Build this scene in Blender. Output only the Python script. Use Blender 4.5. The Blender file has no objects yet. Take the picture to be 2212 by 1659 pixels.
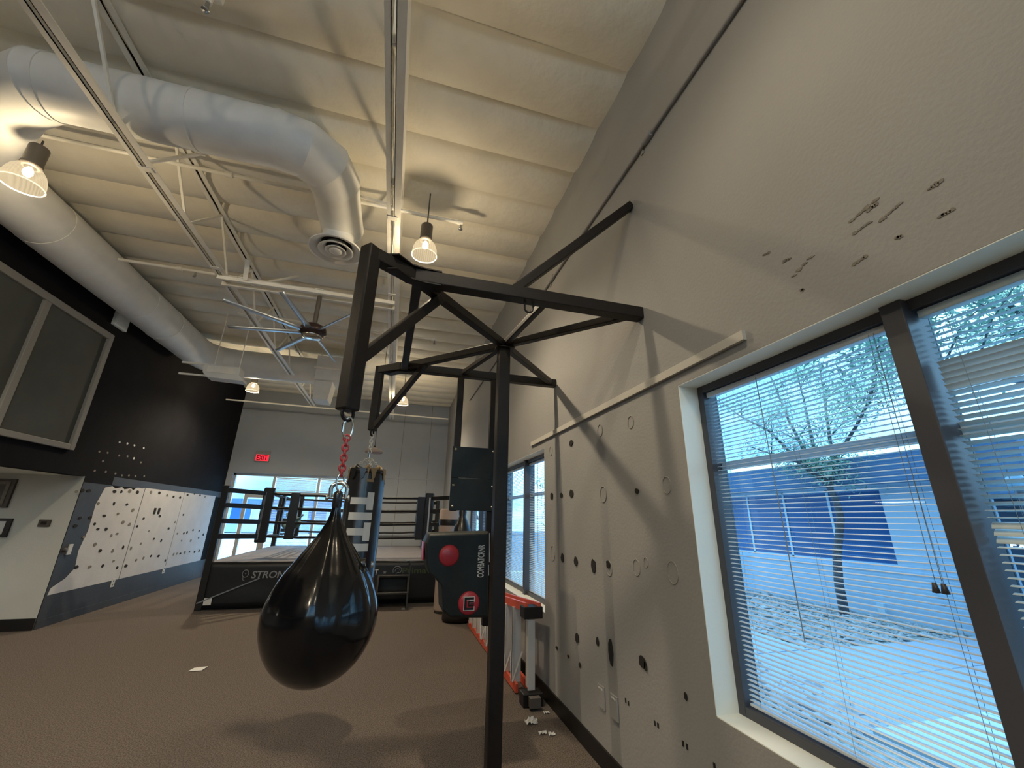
import bpy, math, random
from mathutils import Vector, Matrix, noise
random.seed(7)
SC = bpy.context.scene
COL = SC.collection
# ------------------------------------------------------------------ camera
CAM = Vector((0, 0, 1.6))
YAW, PIT, ROL, FPX = 0.27025, 0.32032, 0.019436, 878.54
def cam_axes():
    cy, sy, cp, sp = math.cos(YAW), math.sin(YAW), math.cos(PIT), math.sin(PIT)
    f = Vector((sy*cp, cy*cp, sp)); r = Vector((cy, -sy, 0)); u = r.cross(f)
    cr, sr = math.cos(ROL), math.sin(ROL)
    return cr*r+sr*u, -sr*r+cr*u, f
CR, CU, CF = cam_axes()
cd = bpy.data.cameras.new('camera'); cam = bpy.data.objects.new('camera', cd); COL.objects.link(cam)
m = Matrix((CR, CU, -CF)).transposed().to_4x4(); m.translation = CAM
cam.matrix_world = m
cd.sensor_width = 36; cd.lens = FPX/2212*36; cd.clip_start = 0.02; cd.clip_end = 300
SC.camera = cam
def at(px, py, axis, v):
    """world point where the sight line of photo pixel meets the plane axis=v"""
    d = CR*((px-1106)/FPX)-CU*((py-829.5)/FPX)+CF
    k = 'xyz'.index(axis)
    return CAM+d*((v-CAM[k])/d[k])
# ------------------------------------------------------------------ view, world, sun
SC.view_settings.view_transform = 'Standard'; SC.view_settings.look = 'None'
SC.view_settings.gamma = 1; SC.view_settings.use_curve_mapping = False
SC.view_settings.exposure = 1.38
w = bpy.data.worlds.new('sky'); SC.world = w; w.use_nodes = True
nt = w.node_tree; nt.nodes.clear()
out = nt.nodes.new('ShaderNodeOutputWorld'); bg = nt.nodes.new('ShaderNodeBackground')
tc = nt.nodes.new('ShaderNodeTexCoord'); mp = nt.nodes.new('ShaderNodeMapping')
mp.inputs['Scale'].default_value = (1, 1, 2.6)
nz = nt.nodes.new('ShaderNodeTexNoise'); nz.inputs['Scale'].default_value = 2.2; nz.inputs['Detail'].default_value = 7
cr = nt.nodes.new('ShaderNodeValToRGB')
cr.color_ramp.elements[0].position = .38; cr.color_ramp.elements[0].color = (0.34, 0.60, 0.98, 1)
cr.color_ramp.elements[1].position = .56; cr.color_ramp.elements[1].color = (1.0, 1.1, 1.15, 1)
L = nt.links.new
L(tc.outputs['Generated'], mp.inputs['Vector']); L(mp.outputs[0], nz.inputs['Vector'])
L(nz.outputs['Fac'], cr.inputs['Fac']); L(cr.outputs[0], bg.inputs['Color']); L(bg.outputs[0], out.inputs['Surface'])
bg.inputs['Strength'].default_value = 1.45
sd = bpy.data.lights.new('sun', 'SUN'); sd.energy = 7.0; sd.angle = 0.01; sd.color = (1, .95, .86)
sun = bpy.data.objects.new('sun', sd); COL.objects.link(sun)
sun.rotation_euler = Vector((.92, -.10, -.33)).to_track_quat('-Z', 'Y').to_euler()
LAMP_W = 22.0
SPOT_W = 48.0
# ------------------------------------------------------------------ materials
def mat(name, col, rough=.6, metal=0, bump=0, bscale=30, var=0, vscale=6, spec=.5, coat=0, emit=None, estr=0, det=4):
    ma = bpy.data.materials.new(name); ma.use_nodes = True
    t = ma.node_tree; b = t.nodes['Principled BSDF']
    b.inputs['Roughness'].default_value = rough; b.inputs['Metallic'].default_value = metal
    b.inputs['Specular IOR Level'].default_value = spec
    b.inputs['Base Color'].default_value = (*col, 1)
    if coat: b.inputs['Coat Weight'].default_value = coat; b.inputs['Coat Roughness'].default_value = .08
    if emit: b.inputs['Emission Color'].default_value = (*emit, 1); b.inputs['Emission Strength'].default_value = estr
    tc = t.nodes.new('ShaderNodeTexCoord')
    if var:
        n = t.nodes.new('ShaderNodeTexNoise'); n.inputs['Scale'].default_value = vscale; n.inputs['Detail'].default_value = det
        c = t.nodes.new('ShaderNodeValToRGB'); c.color_ramp.elements[0].position = .3; c.color_ramp.elements[1].position = .7
        c.color_ramp.elements[0].color = (*[x*(1-var) for x in col], 1); c.color_ramp.elements[1].color = (*[min(1, x*(1+var)) for x in col], 1)
        t.links.new(tc.outputs['Object'], n.inputs['Vector']); t.links.new(n.outputs['Fac'], c.inputs['Fac']); t.links.new(c.outputs[0], b.inputs['Base Color'])
    if bump:
        n = t.nodes.new('ShaderNodeTexNoise'); n.inputs['Scale'].default_value = bscale; n.inputs['Detail'].default_value = 5
        bp = t.nodes.new('ShaderNodeBump'); bp.inputs['Strength'].default_value = bump; bp.inputs['Distance'].default_value = .02
        t.links.new(tc.outputs['Object'], n.inputs['Vector']); t.links.new(n.outputs['Fac'], bp.inputs['Height']); t.links.new(bp.outputs[0], b.inputs['Normal'])
    return ma
def glassmat(name, tint, refl=.06):
    ma = bpy.data.materials.new(name); ma.use_nodes = True; t = ma.node_tree; t.nodes.clear()
    o = t.nodes.new('ShaderNodeOutputMaterial'); mx = t.nodes.new('ShaderNodeMixShader'); tr = t.nodes.new('ShaderNodeBsdfTransparent')
    g = t.nodes.new('ShaderNodeBsdfGlossy'); g.inputs['Roughness'].default_value = .02; g.inputs['Color'].default_value = (.9, .95, 1, 1)
    tr.inputs['Color'].default_value = (*tint, 1); mx.inputs[0].default_value = refl
    t.links.new(tr.outputs[0], mx.inputs[1]); t.links.new(g.outputs[0], mx.inputs[2]); t.links.new(mx.outputs[0], o.inputs['Surface'])
    return ma
M = dict(
 wall=mat('grey_wall_paint', (.30, .296, .285), .75, bump=.12, bscale=60, var=.035, vscale=1.3),
 farwall=mat('far_wall_paint', (.36, .40, .45), .8, bump=.1, bscale=50, var=.04, vscale=1.5),
 dark=mat('charcoal_wall_paint', (.008, .008, .010), .9, spec=.15, bump=.15, bscale=50, var=.15, vscale=3),
 band=mat('daylit_charcoal_paint', (.05, .055, .066), .6, bump=.1, bscale=50, var=.1, vscale=3),  # bluish daylight on the charcoal is put into this colour
 beige=mat('beige_wall_paint', (.55, .55, .50), .8, bump=.1, bscale=50, var=.04, vscale=2),
 bare=mat('bare_white_drywall', (.60, .60, .61), .8, bump=.1, bscale=30, var=.05, vscale=4),
 reveal=mat('white_reveal_paint', (.86, .88, .80), .7, bump=.06, bscale=40),
 ceil=mat('insulation_facing', (.86, .82, .70), .55, bump=.5, bscale=9, var=.05, vscale=2.5),
 ceilback=mat('ceiling_deck', (.10, .09, .07), .9),
 steelw=mat('painted_white_steel', (.92, .90, .82), .5, bump=.05, bscale=40, var=.05, vscale=8),
 duct=mat('painted_duct', (.80, .80, .77), .5, bump=.08, bscale=14, var=.04, vscale=5),
 carpet=mat('brown_carpet', (.18, .150, .128), .95, bump=.8, bscale=220, var=.6, vscale=110, spec=.1, det=8),
 black=mat('black_trim', (.008, .007, .007), .45),
 rack=mat('dark_bronze_powder_coat', (.013, .0105, .009), .5, spec=.3, bump=.08, bscale=160, var=.15, vscale=30),
 vinyl=mat('glossy_black_vinyl', (.004, .004, .005), .17, bump=.06, bscale=14, spec=.35, coat=.25),
 leather=mat('black_bag_vinyl', (.013, .014, .016), .3, bump=.08, bscale=25, coat=.2),
 padv=mat('matt_black_pad_vinyl', (.011, .016, .016), .48, spec=.35, bump=.1, bscale=40, var=.15, vscale=9),
 red=mat('red_vinyl', (.42, .03, .045), .35, bump=.05, bscale=40),
 redch=mat('red_painted_chain', (.42, .045, .05), .4),
 chrome=mat('zinc_plated_steel', (.62, .62, .58), .22, metal=1),
 steel=mat('galvanised_steel', (.45, .46, .46), .35, metal=1, bump=.1, bscale=30),
 alum=mat('brushed_aluminium', (.72, .73, .72), .38, metal=.35, bump=.05, bscale=60),
 orange=mat('orange_fibreglass', (.62, .09, .045), .4, var=.1, vscale=10),
 zinc=mat('bright_zinc_chain', (.62, .61, .56), .35, metal=.35),
 tan=mat('tan_strap_webbing', (.30, .20, .10), .7, bump=.3, bscale=90),
 white=mat('white_print', (.62, .62, .60), .5),
 greyprint=mat('grey_print', (.26, .27, .28), .5),
 green=mat('green_print', (.05, .075, .025), .5),
 apron=mat('black_ring_apron', (.006, .0075, .010), .45, bump=.15, bscale=6),
 canvas=mat('grey_ring_canvas', (.21, .20, .21), .7, bump=.2, bscale=120, var=.08, vscale=4),
 rope=mat('black_ring_rope', (.008, .008, .009), .6, bump=.4, bscale=90),
 greyfab=mat('grey_fabric', (.20, .22, .25), .8),
 teal=mat('dusty_teal_cloth', (.13, .22, .24), .8),
 peach=mat('beige_upholstery', (.48, .38, .32), .8),
 frame=mat('bronze_window_frame', (.062, .064, .076), .4, bump=.03),
 framew=mat('pale_anodised_frame', (.50, .51, .50), .35, metal=.3),
 slat=mat('white_blind_slat', (.70, .76, .80), .4),
 slatg=mat('grey_blind_slat', (.58, .68, .70), .4),
 cord=mat('blind_cord', (.20, .26, .30), .7),
 pane4=mat('dark_inner_pane', (.085, .09, .082), .65, spec=.2, var=.1, vscale=2),
 frame4=mat('grey_window_trim', (.27, .26, .24), .6),
 bodylamp=mat('dark_lamp_housing', (.13, .115, .10), .45, metal=.2),
 exitred=mat('exit_red', (.9, .02, .03), .5, emit=(1, .02, .05), estr=.45),
 exitw=mat('exit_housing', (.30, .30, .30), .5),
 hole=mat('torn_drywall_hole', (.012, .011, .010), .9),
 scuff=mat('scuffed_paint', (.20, .18, .15), .8, var=.3, vscale=60),
 ring=mat('faint_adhesive_ring', (.30, .285, .25), .8, var=.2, vscale=60),
 concrete=mat('concrete_walk', (.42, .50, .60), .85, bump=.2, bscale=30, var=.06, vscale=2),
 concrete2=mat('pale_concrete', (.62, .72, .80), .85, bump=.2, bscale=30, var=.05, vscale=2),
 asphalt=mat('blue_grey_asphalt', (.07, .11, .16), .9, bump=.4, bscale=60, var=.2, vscale=20),
 soil=mat('gravel_soil', (.34, .38, .36), .95, bump=.8, bscale=40, var=.4, vscale=18),
 stone=mat('gravel_stone', (.42, .44, .45), .9, var=.4, vscale=3),
 stucco=mat('blue_cast_stucco', (.46, .60, .74), .85, bump=.2, bscale=60, var=.02, vscale=1),  # blue cast of the daylight is mixed into the stucco colour
 fascia=mat('blue_fascia', (.07, .16, .30), .7, var=.03, vscale=2),
 bluewin=mat('blue_film_window', (.003, .10, .30), .25, var=.1, vscale=1.5),
 framex=mat('blue_cast_white_frame', (.60, .75, .85), .5),  # white frame colour carries the blue cast of daylight and film
 navy=mat('navy_sign_panel', (.02, .04, .07), .4),
 signw=mat('sign_white_face', (.9, .9, .92), .5, emit=(1, 1, 1), estr=1.2),
 signr=mat('sign_red_face', (.75, .03, .07), .5, emit=(1, .05, .1), estr=.8),
 bark=mat('grey_bark', (.075, .075, .085), .9, bump=.6, bscale=40, var=.3, vscale=14),
 leaf=mat('grey_green_leaf', (.24, .40, .30), .7, var=.3, vscale=2),
 leafb=mat('dark_shrub_leaf', (.06, .12, .07), .8, var=.4, vscale=2),
 globe=mat('blue_glass_globe', (.22, .38, .50), .15),
 wood=mat('dark_brown_wood', (.06, .045, .035), .5, var=.2, vscale=9),
 paper=mat('white_paper', (.62, .62, .60), .8),
 plastic=mat('white_plastic', (.62, .61, .58), .4),
 fanblade=mat('silver_fan_blade', (.62, .70, .80), .3, metal=.6),
 fandark=mat('dark_fan_motor', (.05, .03, .03), .35, metal=.4),
 glass=glassmat('blue_tinted_glass', (.60, .80, .92)),
 glassfar=glassmat('clear_door_glass', (.72, .88, .96), .05),
)
def domemat():
    ma = bpy.data.materials.new('lit_prismatic_dome'); ma.use_nodes = True; t = ma.node_tree; t.nodes.clear()
    o = t.nodes.new('ShaderNodeOutputMaterial'); mx = t.nodes.new('ShaderNodeMixShader'); tr = t.nodes.new('ShaderNodeBsdfTransparent')
    e = t.nodes.new('ShaderNodeEmission'); e.inputs['Color'].default_value = (1, .80, .50, 1); e.inputs['Strength'].default_value = .34
    wv = t.nodes.new('ShaderNodeTexWave'); wv.inputs['Scale'].default_value = 14
    tc = t.nodes.new('ShaderNodeTexCoord'); mr = t.nodes.new('ShaderNodeMapRange')
    mr.inputs['To Min'].default_value = .45; mr.inputs['To Max'].default_value = .75
    t.links.new(tc.outputs['Object'], wv.inputs['Vector']); t.links.new(wv.outputs['Fac'], mr.inputs['Value']); t.links.new(mr.outputs[0], mx.inputs[0])
    tr.inputs['Color'].default_value = (1, .96, .88, 1)
    t.links.new(tr.outputs[0], mx.inputs[1]); t.links.new(e.outputs[0], mx.inputs[2]); t.links.new(mx.outputs[0], o.inputs['Surface'])
    return ma
M['dome'] = domemat()
M['rim'] = mat('lit_dome_rim', (.9, .8, .6), .3, emit=(1, .85, .6), estr=.42)
M['bulb'] = mat('glowing_bulb', (1, .9, .7), .4, emit=(1, .86, .6), estr=6)
# ------------------------------------------------------------------ mesh builder
def _circ(c, d, r, nrm, n, x0):
    x = (x0-d*x0.dot(d)).normalized(); y = d.cross(x); o = []
    for k in range(n):
        a = 2*math.pi*k/n; v = (x*math.cos(a)+y*math.sin(a))*r; o.append(c+v-d*(v.dot(nrm)/d.dot(nrm)))
    return o
def mitred(pts, r, n=32):
    """one open tube per leg of the polyline, ends cut on the mitre planes"""
    pts = [Vector(p) for p in pts]; out = []; N = len(pts)
    for i in range(N-1):
        d = (pts[i+1]-pts[i]).normalized(); n0 = (d+(pts[i]-pts[i-1]).normalized()).normalized() if i else d; n1 = (d+(pts[i+2]-pts[i+1]).normalized()).normalized() if i < N-2 else d
        rr = r[i] if isinstance(r, list) else r; a = _circ(pts[i], d, rr, n0, n, Vector((0, 0, 1))); b = _circ(pts[i+1], d, rr, n1, n, Vector((0, 0, 1)))
        mb = MB(); mb.add(a+b, [(k, (k+1) % n, n+(k+1) % n, n+k) for k in range(n)], True); mb.add(a, [tuple(range(n))]); mb.add(b, [tuple(range(n))[::-1]]); out.append(mb)
    return out
class MB:
    def __init__(s): s.v = []; s.f = []; s.sm = []
    def add(s, vs, fs, smooth=False):
        n = len(s.v); s.v += [tuple(x) for x in vs]; s.f += [tuple(i+n for i in f) for f in fs]; s.sm += [smooth]*len(fs); return s
    def box(s, lo, hi):
        (a, b, c), (d, e, f) = lo, hi
        return s.add([(a,b,c),(d,b,c),(d,e,c),(a,e,c),(a,b,f),(d,b,f),(d,e,f),(a,e,f)],
                     [(3,2,1,0),(4,5,6,7),(0,1,5,4),(1,2,6,5),(2,3,7,6),(3,0,4,7)])
    def bar(s, p, q, w, h=None, up=(0, 0, 1)):
        h = h or w; p = Vector(p); q = Vector(q); d = (q-p).normalized(); up = Vector(up)
        if abs(d.dot(up)) > .98: up = Vector((0, 1, 0)) if abs(d.y) < .9 else Vector((1, 0, 0))
        x = d.cross(up).normalized(); z = x.cross(d).normalized()
        vs = [c+x*(a*w/2)+z*(b*h/2) for c in (p, q) for a, b in ((-1,-1),(1,-1),(1,1),(-1,1))]
        return s.add(vs, [(3,2,1,0),(4,5,6,7),(0,1,5,4),(1,2,6,5),(2,3,7,6),(3,0,4,7)])
    def tube(s, pts, r, n=10, closed=False, cap=True, smooth=True):
        pts = [Vector(p) for p in pts]; N = len(pts); rr = r if isinstance(r, (list, tuple)) else [r]*N
        T = []
        for i in range(N):
            a = pts[(i-1) % N] if (closed or i) else pts[i]; b = pts[(i+1) % N] if (closed or i < N-1) else pts[i]
            T.append((b-a).normalized())
        ref = Vector((0, 0, 1)) if abs(T[0].z) < .9 else Vector((1, 0, 0)); x = T[0].cross(ref).normalized()
        vs = []; fs = []
        for i in range(N):
            x = (x-T[i]*x.dot(T[i])).normalized(); y = T[i].cross(x)
            for k in range(n):
                a = 2*math.pi*k/n; vs.append(pts[i]+(x*math.cos(a)+y*math.sin(a))*rr[i])
        for i in range(N if closed else N-1):
            for k in range(n):
                j = (i+1) % N; fs.append((i*n+k, i*n+(k+1) % n, j*n+(k+1) % n, j*n+k))
        s.add(vs, fs, smooth)
        if cap and not closed:
            s.add(vs[:n], [tuple(range(n))[::-1]]); s.add(vs[-n:], [tuple(range(n))])
        return s
    def lathe(s, prof, o=(0, 0, 0), n=24, axis='z', wob=None, smooth=True):
        o = Vector(o); vs = []; fs = []; P = len(prof)
        for i, (r, z) in enumerate(prof):
            for k in range(n):
                a = 2*math.pi*k/n; q = r*(wob(a, i/(P-1)) if wob else 1)
                x, y = q*math.cos(a), q*math.sin(a)
                vs.append(o+(Vector((x, y, z)) if axis == 'z' else Vector((x, z, y)) if axis == 'y' else Vector((z, x, y))))
        for i in range(P-1):
            for k in range(n): fs.append((i*n+k, i*n+(k+1) % n, (i+1)*n+(k+1) % n, (i+1)*n+k))
        return s.add(vs, fs, smooth)
    def prism(s, poly, axis, a, b):
        n = len(poly)
        def P(u, v, w): return {'x': (w, u, v), 'y': (u, w, v), 'z': (u, v, w)}[axis]
        vs = [P(u, v, a) for u, v in poly]+[P(u, v, b) for u, v in poly]
        return s.add(vs, [tuple(range(n)), tuple(range(2*n-1, n-1, -1))]+[(i, (i+1) % n, n+(i+1) % n, n+i) for i in range(n)])
    def ring(s, c, R, r, nrm=(0, 1, 0), sx=1, sy=1, n=20, m=8, up=(0, 0, 1)):
        c = Vector(c); nrm = Vector(nrm).normalized(); up = Vector(up); x = nrm.cross(up)
        if x.length < .1: x = nrm.cross(Vector((1, 0, 0)))
        x.normalize(); y = x.cross(nrm)
        return s.tube([c+x*(R*sx*math.cos(2*math.pi*k/n))+y*(R*sy*math.sin(2*math.pi*k/n)) for k in range(n)], r, m, closed=True)
    def mesh(s, name, ma):
        me = bpy.data.meshes.new(name); me.from_pydata(s.v, [], s.f); me.materials.append(ma)
        me.polygons.foreach_set('use_smooth', s.sm); me.update()
        return me
def link(name, me, parent=None, loc=None):
    o = bpy.data.objects.new(name, me); COL.objects.link(o)
    if parent: o.parent = parent
    if loc: o.location = loc
    return o
def obj(name, mb, ma, parent=None, loc=None, bevel=0):
    ma = M[ma] if isinstance(ma, str) else ma
    if parent is not None and loc is None:      # meshes are written in world space
        wl = parent.location if parent.parent is None else parent.parent.location+parent.location
        mb.v = [(x-wl.x, y-wl.y, z-wl.z) for x, y, z in mb.v]
    o = link(name, mb.mesh(name, ma), parent, loc)
    # consistent outward normals
    import bmesh
    bm = bmesh.new(); bm.from_mesh(o.data); bmesh.ops.recalc_face_normals(bm, faces=bm.faces); bm.to_mesh(o.data); bm.free()
    if bevel:
        b = o.modifiers.new('bevel', 'BEVEL'); b.width = bevel; b.segments = 2; b.limit_method = 'ANGLE'
    return o
def thing(name, label, cat, loc=(0, 0, 0), group=None):
    o = bpy.data.objects.new(name, None); COL.objects.link(o); o.location = loc; o.empty_display_size = .1
    return tag(o, label, cat, group)
def tag(o, label, cat, group=None, kind=None):
    o['label'] = label; o['category'] = cat
    if group: o['group'] = group
    if kind: o['kind'] = kind
    return o
def struct(name, mb, ma, label=None, cat=None):
    o = obj(name, mb, ma); o['kind'] = 'structure'
    if label: o['label'] = label
    if cat: o['category'] = cat
    return o
def copy_tree(o, parent=None):
    c = o.copy(); COL.objects.link(c); c.parent = parent
    for ch in list(o.children): copy_tree(ch, c)
    return c
def text_mb(body, size, fn, extr=.002, shear=0, bold=0, spacing=1.0):
    """lettering as a mesh; fn maps (u along, v up, w out) to world"""
    cu = bpy.data.curves.new('t', 'FONT'); cu.body = body; cu.size = size; cu.extrude = extr; cu.shear = shear; cu.offset = bold
    cu.space_character = spacing; cu.resolution_u = 3
    to = bpy.data.objects.new('t', cu); COL.objects.link(to)
    dg = bpy.context.evaluated_depsgraph_get(); me = to.evaluated_get(dg).to_mesh()
    mb = MB(); mb.add([fn(v.co.x, v.co.y, v.co.z) for v in me.vertices], [tuple(p.vertices) for p in me.polygons])
    to.evaluated_get(dg).to_mesh_clear(); bpy.data.objects.remove(to); bpy.data.curves.remove(cu)
    return mb
def width(mb): xs = [v[0] for v in mb.v]; return min(xs), max(xs)
XR, XL, YF, YB, ZC = 1.57, -4.65, 13.7, -4.6, 5.24
# ================================================================== SETTING
struct('floor', MB().box((-8.3, YB-.2, -.12), (1.84, YF+.2, 0)), 'carpet', 'brown grey short pile carpet over the whole gym', 'floor')
def wall_with_openings(axis, a, b, u0, u1, z1, ops, mb=None):
    """slab between planes a..b along axis, spanning u0..u1, with rectangular openings (ua,ub,za,zb) sorted"""
    mb = mb or MB()
    def bx(ua, ub, za, zb):
        if axis == 'x': mb.box((a, ua, za), (b, ub, zb))
        else: mb.box((ua, a, za), (ub, b, zb))
    c = u0
    for ua, ub, za, zb in ops:
        bx(c, ua, 0, z1)
        if za > 0: bx(ua, ub, 0, za)
        bx(ua, ub, zb, z1); c = ub
    bx(c, u1, 0, z1)
    return mb
W1 = (-.25, 1.955, .734, 2.374); W2 = (4.27, 6.47, .72, 2.36); W3 = (7.15, 9.35, .72, 2.36); W0 = (-3.9, -1.7, .734, 2.374)
wr = struct('wall_right', wall_with_openings('x', XR, 1.84, YB, YF, ZC+.1, [W0, W1, W2, W3]), 'wall')
SX0, SX1, SZ = -4.5, -.62, 2.72
wf = struct('wall_far', wall_with_openings('y', YF, YF+.25, XL-.2, 1.84, ZC+.1, [(SX0, SX1, 0, SZ)]), 'farwall')
struct('wall_back', wall_with_openings('y', YB-.2, YB, -8.3, 1.84, ZC+.1, [(-4.4, 1.3, 3.05, 4.95)]), 'wall')
t = bpy.data.objects.new('window_6', None); COL.objects.link(t); t.location = (-1.5, YB-.1, 0); t['kind'] = 'structure'; t['label'] = 'added clerestory window for fill daylight, high in the wall behind the camera'  # unseen window, added to let fill daylight in from the back
mb = MB().box((-4.4, YB-.15, 3.05), (1.3, YB-.08, 3.11)).box((-4.4, YB-.15, 4.89), (1.3, YB-.08, 4.95))
for x in (-4.4, -2.98, -1.56, -.14, 1.24): mb.box((x, YB-.15, 3.11), (x+.06, YB-.08, 4.89))
obj('window_frame', mb, 'framew', t); obj('pane', MB().box((-4.34, YB-.12, 3.11), (1.24, YB-.115, 4.89)), 'glassfar', t)
wl = MB(); wl.box((XL-.18, YB, 2.11), (XL, 8.05, ZC+.1)); wl.box((XL-.18, 8.05, 0), (XL, YF, ZC+.1))
wl = struct('wall_left', wl, 'dark')
struct('wall_recess', MB().box((-8.3, 8.06, 0), (XL-.181, 8.25, 2.3)), 'beige')
obj('recess_face', MB().box((-8.25, 8.045, 0), (XL-.001, 8.06, 2.11)), 'beige', bpy.data.objects['wall_recess'])
struct('wall_hall', MB().box((-8.3, YB, 0), (-8.1, 8.06, 2.3)), 'beige')
struct('ceiling_hall', MB().box((-8.3, YB, 2.11), (XL-.181, 8.06, 2.3)), 'reveal')
ce = struct('ceiling', MB().box((-5.0, YB-.2, ZC+.1), (1.84, YF+.25, ZC+.35)), 'ceilback')
struct('roof', MB().box((-9, YB-.3, ZC+.36), (1.84, YF+.25, ZC+.45)), 'ceilback')
struct('trim_2', MB().box((1.6, YB-.2, ZC+.45), (1.84, YF+.25, 6.1)).box((-5, YF+.05, ZC+.45), (1.6, YF+.25, 6.1)), 'stucco')
# insulation panels
def batt(x0, x1, y0, y1, sag, seed):
    nx, ny = 8, 6; vs = []; fs = []
    for i in range(nx+1):
        for j in range(ny+1):
            u, v = i/nx, j/ny; x = x0+(x1-x0)*u; y = y0+(y1-y0)*v
            ed = (math.sin(math.pi*v)**.45)*(1-.35*(abs(2*u-1)**6))
            nn = noise.noise(Vector((x*1.3+seed, y*1.7, seed)))*.018 if 0 < v < 1 else 0
            vs.append((x, y, ZC+.03-sag*ed-nn))
    for i in range(nx):
        for j in range(ny):
            a = i*(ny+1)+j; fs.append((a, a+1, a+ny+2, a+ny+1))
    return MB().add(vs, fs, True)
PY0, PITCH = 1.568, .562
k0 = int((YB-PY0)/PITCH)-1
for (x0, x1) in ((XL, -2.52), (-2.48, -.32), (-.28, XR)):
    for k in range(k0, 23):
        y0 = PY0+k*PITCH; y1 = y0+PITCH
        y0 = max(y0, YB); y1 = min(y1, YF)
        if y1-y0 < .1: continue
        obj('insulation_panel', batt(x0, x1, y0, y1, .055+random.random()*.03, k*3.1+x0), 'ceil', ce)
# baseboards
struct('baseboard_right', MB().box((XR-.014, YB, 0), (XR, YF, .125)), 'black')
struct('baseboard_left', MB().box((XL, 8.06, 0), (XL+.014, YF, .11)), 'band')
struct('baseboard_recess', MB().box((-8.1, 8.03, 0), (XL+.0, 8.045, .15)), 'black')
# left wall paint band and bare drywall panels left by removed mirrors
obj('painted_band', MB().box((XL, 8.06, .11), (XL+.004, YF, .43)), 'band', wl)
obj('painted_band', MB().box((XL, 8.06, .43), (XL+.003, 8.75, 2.02)).box((XL, 8.75, 2.02), (XL+.003, YF, 2.16)), 'band', wl)
for a, b in ((8.42, 9.77), (9.79, 11.42), (11.44, 13.25)):
    pts = [(a, .43), (b, .43), (b, 2.04)]
    if a < 9: pts = [(8.10, .43), (b, .43), (b, 2.04)]+[(b-i*.09, 2.04-(.05+.02*math.sin(i*2.1)) * (1 if i > 3 else .3)) for i in range(1, 14)]+[(8.5, 1.7), (8.52, 1.3), (8.45, 1.0), (8.5, .75), (8.36, .62), (8.12, .52)]
    else: pts.append((a, 2.04))
    o = obj('bare_drywall_patch', MB().prism(pts, 'x', XL, XL+.006), 'bare', wl)
def blot(mb, c, nrm, rx, rz, n=9, jag=.3, t=.004):
    c = Vector(c); out_ = Vector(nrm); u = Vector((0, 1, 0)) if abs(out_.x) > .5 else Vector((1, 0, 0))
    pts = []
    for k in range(n):
        a = 2*math.pi*k/n; q = 1-jag*random.random(); pts.append(c+u*(rx*q*math.cos(a))+Vector((0, 0, rz*q*math.sin(a))))
    mb.add([p for p in pts]+[p+out_*t for p in pts], [tuple(range(n)), tuple(range(2*n-1, n-1, -1))]+[(i, (i+1) % n, n+(i+1) % n, n+i) for i in range(n)])
    return mb
spots = [(165,1062),(178,1060),(192,1060),(247,1062),(262,1062),(280,1061),(297,1063),(326,1063),(344,1065),(361,1070),(375,1073),(389,1075),(405,1069),(420,1067),(432,1070),(443,1073),
 (212,1088),(246,1088),(274,1090),(287,1102),(255,1110),(225,1114),(195,1118),(173,1119),(163,1136),(204,1132),(211,1143),(229,1143),(240,1157),(253,1153),(266,1128),(279,1133),(181,1160),(205,1176),(216,1190),(243,1190),(266,1182),(245,1212),(222,1222),(193,1225),(165,1225),(253,1226),(272,1222),(283,1184),(304,1175),(322,1147),(332,1164),(345,1115),(364,1142),(348,1168),(378,1128),(396,1112),(383,1153),(397,1152),(404,1150),(417,1145),(430,1147),(439,1155),(412,1167),(429,1162),(392,1168),(375,1197),(382,1196),(389,1196),(399,1193),(409,1192),(420,1192),(430,1190),(342,1201),(326,1201),(310,1205),(294,1210),(357,1211),(310,1120),(296,1137)]
for px, py in spots:
    p = at(px, py, 'x', XL+.006); obj('adhesive_spot', blot(MB(), p, (1, 0, 0), .035+.025*random.random(), .024+.014*random.random()), 'hole' if random.random() < .55 else 'scuff', wl)
for px, py in [(258,955),(275,958),(290,962),(310,968),(214,976),(232,978),(257,984),(275,986),(289,990),(304,999),(222,996),(278,1027),(204,1017),(228,1019),(263,1027),(292,1029),(249,1023),(311,1029)]:
    obj('anchor_hole', blot(MB(), at(px, py, 'x', XL), (1, 0, 0), .03, .022), 'scuff' if py > 970 and px != 289 else 'bare', wl)
for px in (334, 335):
    q = at(px+(px-334)*8, 1104, 'x', XL+.006); obj('socket_hole', MB().box((XL+.006, q.y-.04, q.z-.06), (XL+.012, q.y+.04, q.z+.06)), 'hole', wl)
# charcoal gouge by the recess corner
obj('torn_patch', blot(MB(), at(146, 1188, 'x', XL), (1, 0, 0), .15, .085, 12), 'wood', wl)
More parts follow.
